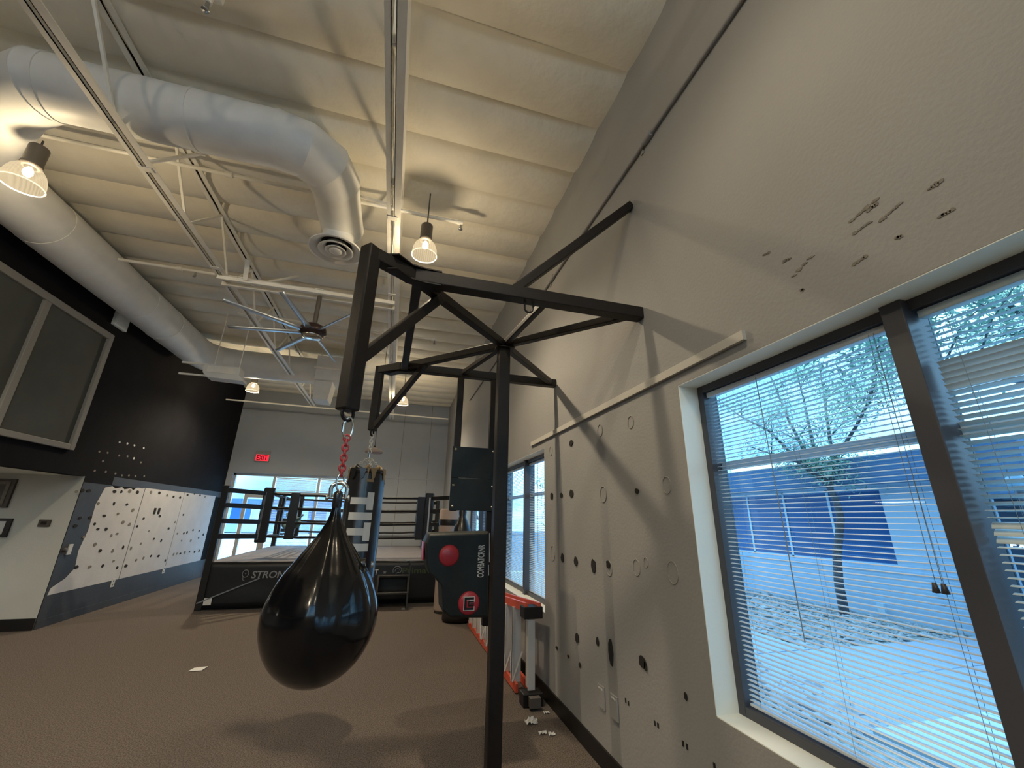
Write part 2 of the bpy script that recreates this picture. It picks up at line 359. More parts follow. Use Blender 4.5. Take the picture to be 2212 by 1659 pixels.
# right wall marks: torn holes where wall mirrors were fixed
for px, py, rx, rz in [(1234,957,.06,.03),(1192,1072,.055,.035),(1213,1070,.045,.03),(1235,1066,.06,.04),(1215,1205,.045,.045),(1244,1212,.05,.045),(1282,1222,.055,.055),(1314,1219,.04,.03),(1376,1061,.035,.02),
                       (1247,1378,.05,.04),(1291,1386,.03,.035),(1320,1409,.05,.09),(1388,1430,.05,.04),(1395,1440,.02,.03),(1482,1504,.018,.02),(1253,1437,.03,.02),(1228,1418,.03,.015),(1203,1399,.04,.015)]:
    obj('drywall_hole', blot(MB(), at(px, py, 'x', XR-.003), (-1, 0, 0), rx*.8, rz, 10, .25), 'hole', wr)
for px, py, rr in [(1194,1195,.07),(1375,1226,.05),(1453,1237,.06),(1440,1048,.05),(1303,1068,.06),(1296,930,.05),(1362,912,.045),(1190,974,.05),(1316,1228,.05),(1395,1215,.03)]:
    p = at(px, py, 'x', XR-.002); obj('adhesive_ring', MB().ring(p, rr, .003, (1, 0, 0), sx=.8, n=16, m=5), 'ring', wr)
for k, (px, py) in enumerate([(1352,1513),(1358,1519),(1415,1562),(1422,1567),(1476,1606),(1485,1613),(1544,1655),(1385,1543)][:7]):
    p = at(px, py, 'x', XR); obj('anchor_hole', MB().box((XR-.004, p.y-.006, p.z-.012), (XR, p.y+.006, p.z+.012)), 'hole', wr)
for px, py, ln, an in [(1865,455,.09,.7),(1925,457,.06,.8),(1862,492,.05,.6),(2045,460,.03,.5),(1942,512,.015,.2),(1733,576,.09,.9),(1858,562,.04,.7),(1733,626,.012,.2),(2020,400,.03,.6),(1885,447,.03,.7),(1656,548,.03,.3),(1699,562,.03,.3)]:
    p = at(px, py, 'x', XR); d = Vector((0, -math.cos(an-.5), math.sin(an-.5)))
    mb = MB()
    for s in range(4):
        q = p+d*ln*(s/3-.5); blot(mb, q, (-1, 0, 0), ln*.2+.004, .005+.006*random.random(), 7, .5, .002)
    obj('paint_gouge', mb, 'scuff', wr)
for (px, py) in ((1301, 1505), (1329, 1528)):
    p = at(px, py, 'x', XR); mb = MB().box((XR-.012, p.y-.045, p.z-.07), (XR, p.y+.045, p.z+.07))
    t = thing('cover_plate', 'blank wall plate low on the right wall, '+('farther one nearer the ladder' if px < 1310 else 'nearer one beside the anchor holes'), 'wall plate', (XR, p.y, p.z), 'blank plates low on the right wall')
    obj('plate', mb, 'wall', t, bevel=.003); obj('screw', MB().lathe([(0, -.016), (.005, -.016), (.005, -.01)], (XR, p.y, p.z+.05), 8, 'x'), 'steel', t)
    obj('paint_chip', MB().box((XR-.0135, p.y-.03, p.z+.045), (XR-.012, p.y+.03, p.z+.056)), 'white', t)
# wall rail (surface channel) running above the windows
a = at(1612, 728, 'x', XR); b = at(1150, 958, 'x', XR); rz = (a.z+b.z)/2
rl = MB().box((XR-.022, a.y, rz-.024), (XR, b.y, rz+.024)); rl = struct('trim_1', rl, 'reveal', 'shallow white rail strip fixed along right wall above the windows', 'trim')
M_rail = mat('painted_rail', (.50, .48, .43), .6); rl.data.materials[0] = M_rail
# ------------------------------------------------------------------ windows of the right wall
def frame_yz(mb, y0, y1, z0, z1, x0, x1, w, mull=(), mw=.06):
    mb.box((x0, y0, z0), (x1, y0+w, z1)); mb.box((x0, y1-w, z0), (x1, y1, z1)); mb.box((x0, y0+w, z0), (x1, y1-w, z0+w)); mb.box((x0, y0+w, z1-w), (x1, y1-w, z1))
    return mb
def window(n, W, mull, label):
    y0, y1, z0, z1 = W
    t = bpy.data.objects.new('window_%d' % n, None); COL.objects.link(t); t.location = (1.76, y0, z0); t['kind'] = 'structure'; t['label'] = label
    obj('window_frame', frame_yz(MB(), y0, y1, z0, z1, 1.70, 1.80, .045), 'frame', t, bevel=.003)
    obj('mullion', MB().box((1.665, mull-.035, z0+.003), (1.80, mull+.035, z1-.003)), 'frame', t, bevel=.004)
    for a, b in ((y0+.045, mull-.035), (mull+.035, y1-.045)):
        obj('transom_bar', MB().box((1.765, a, 1.885), (1.80, b, 1.925)), 'framex', t)
        obj('pane', MB().box((1.785, a, z0+.045), (1.79, b, z1-.045)), 'glass', t)
    # plaster return of the opening
    mb = MB().box((XR+.001, y0, z0-.0), (1.70, y0+.004, z1)).box((XR+.001, y1-.004, z0), (1.70, y1, z1)).box((XR+.001, y0, z0), (1.70, y1, z0+.004)).box((XR+.001, y0, z1-.004), (1.70, y1, z1))
    obj('plaster_return', mb, 'reveal', t)
    return t
window(1, W1, .895, 'large near window in the right wall, two lights')
window(2, W2, 5.30, 'middle window in the right wall beyond the rack')
window(3, W3, 8.2, 'far window in the right wall beside the ring')
window(7, W0, -2.8, 'added window for fill daylight in the right wall behind the camera')  # unseen window, added to bring more daylight into the room
def slat_mb(L, tilt):
    ct, st = math.cos(tilt), math.sin(tilt); prof = [(-.0125, -.001), (-.006, .001), (0, .0017), (.006, .001), (.0125, -.001)]
    pts = [(x*ct-z*st, x*st+z*ct) for x, z in prof]; th = .0006
    vs = []
    for y in (0, L): vs += [(x, y, z) for x, z in pts]+[(x, y, z-th) for x, z in pts]
    fs = []
    for i in range(4): fs += [(i, i+1, 11+i, 10+i), (5+i, 15+i, 16+i, 6+i)]
    fs += [(0, 10, 15, 5), (4, 9, 19, 14)]
    return MB().add(vs, fs, True)
SLATM = {}
def blind(label, y0, y1, z0, z1, x=1.735, tiltf=None, m_='slat', stuff=False, group='mini blinds in the right wall windows', wand=True):
    t = thing('window_blind', label, 'blind', (x, y0, z1), group)
    obj('headrail', MB().box((x-.018, y0+.004, z1-.028), (x+.018, y1-.004, z1)), m_, t, bevel=.002)
    obj('bottom_rail', MB().box((x-.013, y0+.006, z0), (x+.013, y1-.006, z0+.012)), m_, t, bevel=.002)
    Ls = y1-y0-.014; pitch = .0205; n = int((z1-.035-z0-.02)/pitch)
    if stuff:
        mb = MB()
        for k in range(n):
            s = slat_mb(Ls, tiltf(0) if tiltf else .05); z = z0+.025+k*pitch
            mb.add([(x+a, y0+.007+b, z+c) for a, b, c in s.v], s.f, True)
        o = obj('slats', mb, m_, t); o['kind'] = 'stuff'
    else:
        for k in range(n):
            z = z0+.025+k*pitch; ti = round(tiltf(z), 2) if tiltf else .05; key = (round(Ls, 3), ti, m_)
            if key not in SLATM: SLATM[key] = slat_mb(Ls, ti).mesh('slat', M[m_])
            link('slat', SLATM[key], t, (0, .007, z-z1))
    for f in (.07, .5, .93):
        y = y0+(y1-y0)*f
        for dx in (-.0125, .0125): obj('ladder_cord', MB().tube([(x+dx, y, z0+.01), (x+dx, y, z1-.02)], .0008, 4, smooth=False), 'cord', t)
    if wand:
        y = y0+.06
        for dy in (0, .018): obj('lift_cord', MB().tube([(x-.02, y+dy, z1-.02), (x-.022, y+dy+.006, 1.43)], .0011, 4), 'cord', t)
        obj('cord_tassel', MB().lathe([(0, .03), (.006, .03), (.011, 0), (0, -.002)], (x-.022, y+.004, 1.40), 8).lathe([(0, .03), (.006, .03), (.011, 0), (0, -.002)], (x-.022, y+.028, 1.40), 8), 'frame', t)
        obj('tilt_wand', MB().tube([(x-.022, y1-.36, z1-.02), (x-.024, y1-.37, z0+.35)], .0022, 6), 'cord', t)
    return t
def tiltB(z):
    if z > 2.14: return .04
    if z > 2.03: return -.95
    if z > 1.66: return -.42
    if z > 1.56: return .9 if z < 1.63 else -.1
    if z > 1.35: return .12
    return .3+.25*math.sin(z*9)
blind('white mini blind with open slats covering the left light of the near window', .935, 1.905, .785, 2.325, tiltf=lambda z: .03)
blind('grey mini blind with uneven slats right of the thick mullion of the near window', -.20, .855, .785, 2.325, tiltf=tiltB, m_='slatg')
blind('white mini blind on the nearer light of the middle window', 4.32, 5.26, .77, 2.31, tiltf=lambda z: .25)
blind('white mini blind half open on the farther light of the middle window', 5.34, 6.42, .77, 2.31, tiltf=lambda z: .05, wand=False)
blind('small distant mini blind on the nearer light of the window beside the ring', 7.2, 8.16, .77, 2.31, stuff=True, wand=False)
blind('small distant mini blind on the farther light of the window beside the ring', 8.24, 9.3, .77, 2.31, stuff=True, wand=False)
# ------------------------------------------------------------------ framed window high on the left wall
t = bpy.data.objects.new('window_4', None); COL.objects.link(t); t.location = (XL, 6.2, 2.45); t['kind'] = 'structure'; t['label'] = 'tall framed two-light interior window high on the dark left wall'
mb = MB(); y0, y1, z0, z1, fw = 4.4, 7.56, 2.44, 4.30, .10
mb.box((XL, y0, z0), (XL+.05, y0+fw, z1)).box((XL, y1-fw, z0), (XL+.05, y1, z1)).box((XL, y0+fw, z0), (XL+.05, y1-fw, z0+fw*.8)).box((XL, y0+fw, z1-fw), (XL+.05, y1-fw, z1))
obj('window_frame', mb, 'frame4', t, bevel=.008)
obj('mullion', MB().box((XL, 6.17, z0+fw*.8), (XL+.05, 6.27, z1-fw)), 'frame4', t, bevel=.008)
obj('pane', MB().box((XL+.002, y0+fw, z0+.08), (XL+.012, 6.17, z1-fw)), 'pane4', t)
obj('pane', MB().box((XL+.002, 6.27, z0+.08), (XL+.012, y1-fw, z1-fw)), 'pane4', t)
# ------------------------------------------------------------------ storefront in the far wall
def storefront():
    t = bpy.data.objects.new('window_5', None); COL.objects.link(t); t.location = (SX0, YF+.1, 0); t['kind'] = 'structure'; t['label'] = 'glazed storefront with transoms in the far wall'
    A, B = YF+.08, YF+.17
    xs = [SX0, -3.42, -2.2, -1.12, SX1]
    mb = MB().box((SX0, A, 0), (SX0+.06, B, SZ)).box((SX1-.06, A, 0), (SX1, B, SZ)).box((SX0, A, SZ-.06), (SX1, B, SZ)).box((SX0, A, 2.17), (SX1, B, 2.24)).box((-3.42, A, 0), (SX1, B, .12))
    obj('window_frame', mb, 'framew', t)
    for x in xs[1:-1]: obj('mullion', MB().box((x-.035, A-.01, .0), (x+.035, B+.01, SZ-.06)), 'framew', t)
    for i in range(4):
        a, b = xs[i]+.06, xs[i+1]-.04
        obj('transom_pane', MB().box((a, A+.04, 2.24), (b, A+.045, SZ-.06)), 'glass', t)
        if i: obj('pane', MB().box((a, A+.04, .12), (b, A+.045, 2.17)), 'glass', t)
    d = bpy.data.objects.new('door_1', None); COL.objects.link(d); d.location = (-4.4, YF+.1, 0); d['kind'] = 'structure'; d['label'] = 'glass entrance door at left end of the far storefront'
    obj('door_frame', MB().box((-4.12, A+.01, .02), (-4.03, B, 2.15)).box((-3.55, A+.01, .02), (-3.46, B, 2.15)).box((-4.03, A+.01, .02), (-3.55, B, .22)).box((-4.03, A+.01, 2.05), (-3.55, B, 2.15)), 'framew', d)
    obj('door_glass', MB().box((-4.03, A+.05, .22), (-3.55, A+.056, 2.05)), 'glassfar', d)
    obj('push_bar', MB().bar((-4.06, A-.04, 1.02), (-3.5, A-.04, 1.02), .04).bar((-4.06, A-.04, 1.02), (-4.06, A+.02, 1.02), .03).bar((-3.5, A-.04, 1.02), (-3.5, A+.02, 1.02), .03), 'steel', d)
    obj('side_light', MB().box((-4.43, A+.04, .1), (-4.14, A+.045, 2.17)), 'glass', t)
    g = 'blinds across the far storefront'
    for i, (a, b, z0, z1, lab) in enumerate(((-3.36, -2.26, .2, 2.16, 'blind over the tall storefront pane right of the glass door'), (-2.14, -1.18, .2, 2.16, 'blind over the tall storefront pane behind the heavy bag'),
                        (-3.36, -2.26, 2.26, 2.64, 'short blind in the storefront transom right of the exit sign'), (-2.14, -1.18, 2.26, 2.64, 'short blind in the transom behind the red chain'))):
        q = thing('window_blind', lab, 'blind', (a, YF+.04, z1), g)
        obj('headrail', MB().box((a, YF+.02, z1-.03), (b, YF+.055, z1)), 'slat', q)
        mb = MB(); n = int((z1-z0-.05)/.03)
        for k in range(n): z = z0+.02+k*.03; hh = .007 if z0 < 1 else .011; mb.add([(a, YF+.025, z-hh), (b, YF+.025, z-hh), (b, YF+.05, z+hh), (a, YF+.05, z+hh)], [(0, 1, 2, 3)])
        o = obj('slats', mb, 'slat', q); o['kind'] = 'stuff'
        obj('bottom_rail', MB().box((a, YF+.025, z0), (b, YF+.05, z0+.015)), 'slat', q)
storefront()
struct('trim_3', MB().box((SX0-.1, YF-.012, SZ+.02), (XR, YF, SZ+.06)), 'farwall')
# vertical control joints of the far wall
for x in (.12, 1.0): obj('panel_joint', MB().box((x-.006, YF-.003, .0 if x > SX1 else SZ), (x+.006, YF, ZC)), 'scuff', wf)
# ================================================================== CEILING STEEL
def joist(x, label, yend):
    t = thing('steel_joist', label, 'joist', (x, 4, 4.5), 'open web joists under the ceiling'); z = 4.55
    for s in (-1, 1):
        mb = MB(); a = x+s*.014
        mb.box((min(a, a+s*.045), YB, z), (max(a, a+s*.066), yend, z+.006)); mb.box((min(a, a+s*.006), YB, z), (max(a, a+s*.006), yend, z+.045))
        obj('bottom_chord', mb, 'steelw', t)
        obj('top_chord', MB().box((min(a, a+s*.045), YB, ZC-.05), (max(a, a+s*.045), yend, ZC-.04)), 'steelw', t)
    y = YB+.4; up = False; p = Vector((x, y, z+.02))
    while y < yend-.7:
        y += .62; q = Vector((x, y, ZC-.04 if not up else z+.02)); up = not up
        obj('web_rod', MB().bar(p, q, .022, .022), 'steelw', t); p = q
    for yy in (3.7, 5.3): obj('chord_spacer', MB().box((x-.05, yy-.03, z-.006), (x+.05, yy+.03, z)), 'steelw', t)
joist(-2.46, 'white open web steel joist nearer the dark left wall', 12.6)
joist(-.30, 'white open web steel joist overhead running past the diffuser', 13.3)
# bridging between joists
for i, (p, q, lab) in enumerate((((-2.44, 3.68, 4.61), (-1.95, 3.86, 5.12), 'thin cross brace rising from left joist to the ceiling under the duct'),
                                 ((-.32, 3.60, 4.61), (-.80, 4.16, 5.12), 'thin cross brace rising from right joist beside the duct elbow'),
                                 ((-2.44, 5.9, 4.61), (-1.75, 6.2, 5.12), 'thin cross brace behind the fan strut'))):
    mb = MB().bar(p, q, .035, .006).bar(Vector(p)+Vector((0, 0, .014)), Vector(q)+Vector((0, 0, .014)), .006, .03)
    tag(obj('cross_brace', mb, 'steelw'), lab, 'brace', 'bridging braces between joists')
# pipes
def pipe(name, label, pts, r, ma='steelw', coup=()):
    t = thing(name, label, 'pipe', pts[0])
    obj('pipe_run', MB().tube(pts, r, 10), ma, t)
    for c, d in coup: obj('coupling', MB().tube([Vector(c)-Vector(d)*.03, Vector(c)+Vector(d)*.03], r*1.5, 10), ma, t)
    return t
def sprinkler(t, x, y, z):
    obj('sprinkler_head', MB().tube([(x, y, z), (x, y, z-.06)], .012, 8).lathe([(0, -.075), (.025, -.072), (.025, -.068), (0, -.066)], (x, y, z), 12).ring((x, y, z-.05), .016, .003, (0, 1, 0), n=10, m=5), 'steel', t)
t = pipe('sprinkler_pipe', 'white sprinkler branch pipe crossing under the ceiling beside the near round lamp', [(XL, 4.07, 5.0), (.47, 4.07, 4.97)], .021, coup=(((-2.0, 4.07, 4.985), (1, 0, 0)), ((.44, 4.07, 4.97), (1, 0, 0)))); sprinkler(t, .45, 4.07, 4.95)
t = pipe('sprinkler_pipe', 'white sprinkler branch pipe crossing behind the ceiling fan', [(XL, 6.0, 4.85), (-.3, 6.0, 4.82)], .021, coup=(((-3.2, 6, 4.84), (1, 0, 0)),)); sprinkler(t, -3.0, 6.0, 4.82)
t = pipe('sprinkler_pipe', 'white sprinkler branch pipe farthest away above the exit sign', [(XL, 12.4, 4.55), (1.4, 12.4, 4.5)], .02, coup=(((-1.5, 12.4, 4.52), (1, 0, 0)),))
t = pipe('sprinkler_pipe', 'white sprinkler pipe above the ring, end over the right wall', [(-3.0, 7.6, 5.0), (.5, 7.6, 4.97)], .018, coup=(((.45, 7.6, 4.97), (1, 0, 0)),)); sprinkler(t, .48, 7.6, 4.95)
zc = 4.31
t = pipe('conduit', 'painted electrical conduit running along the top of right wall', [(XR-.02, YB, zc), (XR-.02, 9.4, zc)], .015, 'wall')
for y in (1.95, 3.9, 5.8): obj('coupling', MB().tube([(XR-.022, y-.05, zc), (XR-.022, y+.05, zc)], .026, 10).box((XR-.01, y+.08, zc-.05), (XR, y+.11, zc+.05)), 'wall', t)
t = thing('sprinkler_pipe', 'white sprinkler drop stub near the top edge of the picture', 'pipe', (-1.54, 2.3, 5.1)); obj('pipe_run', MB().tube([(-1.54, 2.3, 5.2), (-1.54, 2.3, 4.86)], .022, 10).box((-1.6, 2.26, 4.93), (-1.48, 2.34, 5.0)), 'steelw', t); sprinkler(t, -1.54, 2.3, 4.86)
# ducts
def ducttube(mb, pts, r, n=28): return mb.tube(pts, r, n)
t = thing('branch_duct', 'white round branch duct with segmented elbow ending in a round ceiling diffuser', 'duct', (-2, 3.34, 4.9))
ZD = 4.87
path = [(-4.05, 4.16, ZD), (-3.42, 3.55, ZD), (-3.06, 3.34, ZD), (-2.0, 3.34, ZD), (-1.36, 3.34, ZD), (-1.13, 3.39, ZD), (-.97, 3.53, ZD), (-.91, 3.74, ZD), (-.91, 4.46, ZD)]
for k, mb in enumerate(mitred(path, [.247, .252, .245, .247, .252, .25, .248, .235])): obj('elbow_gore' if k in (1, 4, 5, 6) else 'duct_segment', mb, 'duct', t)
obj('duct_neck', MB().tube([(-.92, 4.36, ZD-.15), (-.92, 4.36, 4.60)], .17, 28), 'duct', t)
for x in (-3.0, -2.0): obj('collar', MB().tube([(x-.012, 3.34, ZD), (x+.012, 3.34, ZD)], .253, 32), 'duct', t)
obj('end_cap', MB().tube([(-.91, 4.45, ZD), (-.91, 4.47, ZD)], .24, 28), 'duct', t)
D = thing('ceiling_diffuser', 'round white cone diffuser with concentric rings hanging below the duct', 'diffuser', (-.92, 4.36, 4.5)); c = (-.92, 4.36, 4.48)
obj('outer_cone', MB().lathe([(.17, .14), (.175, .10), (.23, .05), (.285, .015), (.29, 0), (.275, -.004), (.21, .03), (.165, .08)], c, 40), 'duct', D)
obj('middle_cone', MB().lathe([(.12, .075), (.16, .02), (.19, -.002), (.185, -.008), (.15, .004), (.11, .05)], c, 36), 'duct', D)
obj('inner_cone', MB().lathe([(.06, .05), (.085, .015), (.115, -.006), (.11, -.012), (.08, -.002)], c, 32), 'duct', D)
obj('centre_plug', MB().lathe([(0, -.022), (.05, -.018), (.075, -.008), (.078, .002), (0, .01)], c, 28), 'duct', D)
obj('throat', MB().lathe([(.17, .10), (0, .10)], c, 28), 'hole', D)
t = thing('main_duct', 'long white round main duct along top of the dark left wall', 'duct', (-4.15, 5, 4.75))
y = 2.6
for i, L_ in enumerate((2.6, 1.45, .42, 1.3, .75)): 
    obj('duct_segment', ducttube(MB(), [(-4.2, y, 4.76), (-4.2, y+L_, 4.76)], .30+(.004 if i % 2 else 0)), 'duct', t); y += L_
pe = [(-4.2, y-.02, 4.76), (-4.2, y+.1, 4.76), (-4.12, y+.38, 4.76), (-3.92, y+.58, 4.76), (-3.62, y+.66, 4.76), (-1.9, y+.66, 4.76)]
for k, mb in enumerate(mitred(pe, .30)): obj('duct_segment' if k in (0, 4) else 'elbow_gore', mb, 'duct', t)
for yy in (4.1, 7.9): obj('hanger_strap', MB().ring((-4.2, yy, 4.76), .306, .006, (0, 1, 0), n=28, m=5).tube([(-4.2, yy, 5.06), (-4.2, yy, 5.18)], .006, 6), 'steelw', t)
t = thing('air_handler', 'hanging grey plenum box where the far duct ends above the fan', 'air handler', (-1.5, 9.6, 4.7))
obj('casing', MB().box((-1.92, 9.25, 4.42), (-1.15, 9.95, 4.98)), 'duct', t, bevel=.01)
obj('flange', MB().box((-1.95, 9.22, 4.66), (-1.12, 9.98, 4.70)), 'steelw', t)
obj('transition', MB().prism([(-1.9, 4.0), (-1.6, 4.0), (-1.55, 4.42), (-1.92, 4.42)], 'y', 9.35, 9.85), 'duct', t)
for x in (-1.85, -1.22): obj('hanger_rod', MB().tube([(x, 9.3, 4.95), (x, 9.3, 5.2)], .008, 6), 'steelw', t)
t = thing('air_handler', 'long hanging fan coil unit with tapered bottom near the far dark wall corner', 'air handler', (-3.1, 8, 3.9))
obj('casing', MB().prism([(-3.44, 3.95), (-3.37, 3.87), (-2.80, 3.85), (-2.80, 3.89), (-2.88, 3.95), (-2.88, 4.10), (-3.38, 4.11), (-3.46, 4.07)], 'y', 7.95, 8.2), 'duct', t, bevel=.006)
obj('grille', MB().box((-3.38, 7.94, 3.96), (-2.92, 7.95, 4.08)), 'steelw', t)
for x in (-3.35, -2.95): obj('hanger_rod', MB().tube([(x, 8.1, 4.1), (x, 8.1, 5.2)], .008, 6), 'steelw', t)
for z in (4.14, 3.93): obj('support_arm', MB().bar((-3.85, 8.1, z), (-3.4, 8.1, z), .03), 'steelw', t)
# far valve pipes and small hangers near far corner
t = thing('drain_pipe', 'small hooked white drain pipe against the far wall under the ceiling', 'pipe', (-1.6, 13.5, 4.7))
obj('pipe_run', MB().tube([(-1.75, 13.5, 5.1), (-1.75, 13.5, 4.72), (-1.66, 13.5, 4.62), (-1.45, 13.5, 4.6)], .045, 10), 'steelw', t)
obj('bracket', MB().box((-1.8, 13.5, 4.95), (-1.7, YF, 5.0)), 'steelw', t)
# strut carrying the fan
t = thing('strut_beam', 'double white channel strut spanning the joists and holding the ceiling fan', 'beam', (-1.3, 5.57, 4.5))
obj('channel', MB().box((-2.5, 5.47, 4.50), (-.26, 5.51, 4.55)), 'steelw', t, bevel=.004); obj('channel', MB().box((-2.5, 5.63, 4.50), (-.26, 5.67, 4.55)), 'steelw', t, bevel=.004)
for x in (-2.2, -1.27, -.6): obj('cross_plate', MB().box((x-.05, 5.45, 4.55), (x+.05, 5.69, 4.56)), 'steelw', t)
obj('hanger_post', MB().bar((-2.16, 5.44, 4.52), (-2.13, 5.30, 4.74), .05), 'steelw', t)
F = thing('ceiling_fan', 'eight-blade silver ceiling fan with dark motor hanging from the strut', 'ceiling fan', (-1.27, 5.57, 3.9)); fx, fy, fz = -1.27, 5.57, 3.9
obj('down_rod', MB().tube([(fx, fy, 4.5), (fx, fy, 4.05)], .03, 14), 'bodylamp', F)
obj('motor', MB().lathe([(.03, .17), (.11, .15), (.16, .11), (.17, .04), (.13, .0), (.10, -.02), (0, -.02)], (fx, fy, fz), 28), 'fandark', F)
obj('hub_cap', MB().lathe([(.0, -.045), (.09, -.04), (.125, -.025), (.135, -.01), (.12, .0)], (fx, fy, fz), 28), 'chrome', F)
for k in range(8):
    a = math.radians(-98+45*k); d = Vector((math.cos(a), math.sin(a), 0)); n_ = Vector((-d.y, d.x, 0)); c0 = Vector((fx, fy, fz+.04))
    vs = []
    for i in range(8):
        s = .15+.92*i/7; hw = .036-.010*i/7
        for w_, z_ in ((-hw, -.010), (0, .004), (hw, .012), (0, -.002)): vs.append(c0+d*s+n_*w_+Vector((0, 0, z_)))
    fs = [(0, 1, 2, 3), (28, 31, 30, 29)]+[(i*4+j, i*4+(j+1) % 4, i*4+4+(j+1) % 4, i*4+4+j) for i in range(7) for j in range(4)]
    obj('fan_blade', MB().add(vs, fs, True), 'fanblade', F)
# lamps
def lamp(x, y, label, z=4.42, pw=1.0, top=ZC-.03):
    t = thing('pendant_lamp', label, 'lamp', (x, y, z), 'glass dome high bay lamps'); c = (x, y, z)
    obj('lamp_housing', MB().lathe([(0, .34), (.06, .34), (.066, .33), (.066, .16), (.072, .155), (.072, .13), (.04, .12)], c, 24), 'bodylamp', t)
    obj('stem', MB().tube([(x, y, z+.33), (x, y, top)], .008, 8), 'bodylamp', t)
    obj('dome_shade', MB().lathe([(.055, .125), (.088, .105), (.112, .072), (.127, .03), (.135, -.02), (.138, -.065)], c, 32), 'dome', t)
    obj('dome_rim', MB().ring((x, y, z-.065), .138, .005, (0, 0, 1), n=32, m=6), 'rim', t)
    obj('bulb', MB().lathe([(0, .03), (.02, .035), (.033, .06), (.03, .09), (.015, .12)], c, 16), 'bulb', t)
    ld = bpy.data.lights.new('lamp_light', 'POINT'); ld.energy = LAMP_W*pw*(1.9 if y < 0 else 1); ld.color = (1, .82, .56); ld.shadow_soft_size = .035
    lo = bpy.data.objects.new('lamp_light', ld); COL.objects.link(lo); lo.parent = t; lo.location = (0, 0, -.005)
    ls = bpy.data.lights.new('lamp_beam', 'SPOT'); ls.energy = SPOT_W*pw*(1.6 if y > 0 else .8); ls.color = (1, .82, .58); ls.spot_size = math.radians(150); ls.spot_blend = .8; ls.shadow_soft_size = .05
    so = bpy.data.objects.new('lamp_beam', ls); COL.objects.link(so); so.parent = t; so.location = (0, 0, -.01)
lamp(.06, 3.97, 'lit glass dome pendant lamp above the bag rack, between joist and right wall')
lamp(-3.26, 3.74, 'lit glass dome pendant lamp nearest the dark left wall, in front of the main duct', 4.245, 1.15, top=4.66)
lamp(-3.43, 10.45, 'small distant lit dome lamp over the dark wall corner', 4.40, 1.4)
lamp(0.0, 10.45, 'small distant lit dome lamp seen through the rack arms', 4.40, 1.2)
lamp(.06, -2.5, 'dome pendant lamp behind the camera near the right wall', pw=.4)
lamp(-3.45, -2.5, 'dome pendant lamp behind the camera near the hall opening', pw=1.9)
lamp(-1.7, -.9, 'added dome fill lamp just behind the camera in the middle of the ceiling', pw=.4)  # extra lamp out of view, added to brighten the ceiling
lamp(.30, .95, 'added dome fill lamp just above the top edge of the picture', 4.62, .34)  # weak lamp out of view, added for the glow on the near ceiling
for hy_ in (6.2, 1.5):  # unseen hall lights, added to brighten the recess and the room
    t = thing('hall_fill_light', 'added flat fill light in the side hall ceiling '+('nearest the beige wall' if hy_ > 3 else 'farther back behind the camera'), 'lamp', (-6.4, hy_, 2.08), 'added fill lights in the side hall')
    obj('light_frame', MB().box((-6.75, hy_-.35, 2.08), (-6.05, hy_+.35, 2.105)), 'steelw', t)
    obj('diffuser', MB().box((-6.7, hy_-.3, 2.072), (-6.1, hy_+.3, 2.08)), mat('panel_glow_%d' % hy_, (.9, .9, .9), .5, emit=(1, .96, .88), estr=5.0), t)
t = thing('saucer_lamp', 'small unlit beige saucer pendant hanging beyond the heavy bag', 'lamp', (-.42, 8, 2.72))
obj('shade', MB().lathe([(.02, .07), (.05, .055), (.14, .02), (.165, -.02), (.15, -.035), (0, -.035)], (-.42, 8, 2.75), 24), 'peach', t)
obj('cap', MB().lathe([(0, .10), (.015, .10), (.02, .07)], (-.42, 8, 2.75), 12), 'black', t)
obj('cord', MB().tube([(-.42, 8, 2.85), (-.42, 8, 5.2)], .005, 6), 'black', t)
# ================================================================== SMALL WALL THINGS
t = thing('exit_sign', 'small lit red exit sign on far wall above storefront', 'sign', (-3.83, YF, 3.15))
ex0, ex1, ez0, ez1 = -4.0, -3.66, 3.09, 3.27
obj('housing', MB().box((ex0-.02, YF-.05, ez0-.02), (ex1+.02, YF, ez1+.11)), 'exitw', t)
obj('sign_face', MB().box((ex0, YF-.056, ez0), (ex1, YF-.05, ez1)), 'exitred', t)
g_ = text_mb('EXIT', .20, lambda u, v, w_: (u, v, w_), bold=.004); a, b = width(g_); k = (ex1-ex0-.06)/(b-a)
g_.v = [(ex0+.03+(u-a)*k, YF-.058-w_*.5, ez0+.02+v) for u, v, w_ in g_.v]
obj('lettering', g_, mat('exit_letters', (.03, .0, .0), .6), t)
t = thing('wall_sensor', 'small pale square box high on dark wall above the framed window corner', 'sensor', (XL, 7.62, 4.6))
obj('case', MB().box((XL, 7.45, 4.46), (XL+.05, 7.78, 4.72)), 'reveal', t, bevel=.006); obj('cover', MB().box((XL+.05, 7.48, 4.49), (XL+.056, 7.75, 4.69)), 'steelw', t)
p = at(97, 1130, 'y', 8.04); t = thing('thermostat', 'small dark control box on the beige recess wall', 'thermostat', p)
obj('case', MB().box((p.x-.07, 8.02, p.z-.05), (p.x+.07, 8.045, p.z+.05)), 'wood', t, bevel=.004); obj('dial', MB().box((p.x-.035, 8.014, p.z-.02), (p.x+.03, 8.02, p.z+.025)), 'hole', t)
p = at(0, 1140, 'y', 8.03); t = thing('wall_sign', 'black framed notice cut by left edge of the picture', 'sign', p)
obj('sign_frame', MB().box((p.x-.22, 8.02, p.z-.13), (p.x+.11, 8.045, p.z+.13)), 'black', t); obj('notice', MB().box((p.x-.18, 8.016, p.z-.09), (p.x+.05, 8.02, p.z+.09)), 'paper', t)
p = at(12, 1070, 'y', 8.03); d = bpy.data.objects.new('door_2', None); COL.objects.link(d); d.location = (p.x, 8.04, 0); d['kind'] = 'structure'; d['label'] = 'dark wooden transom panel on the recess wall at left edge'
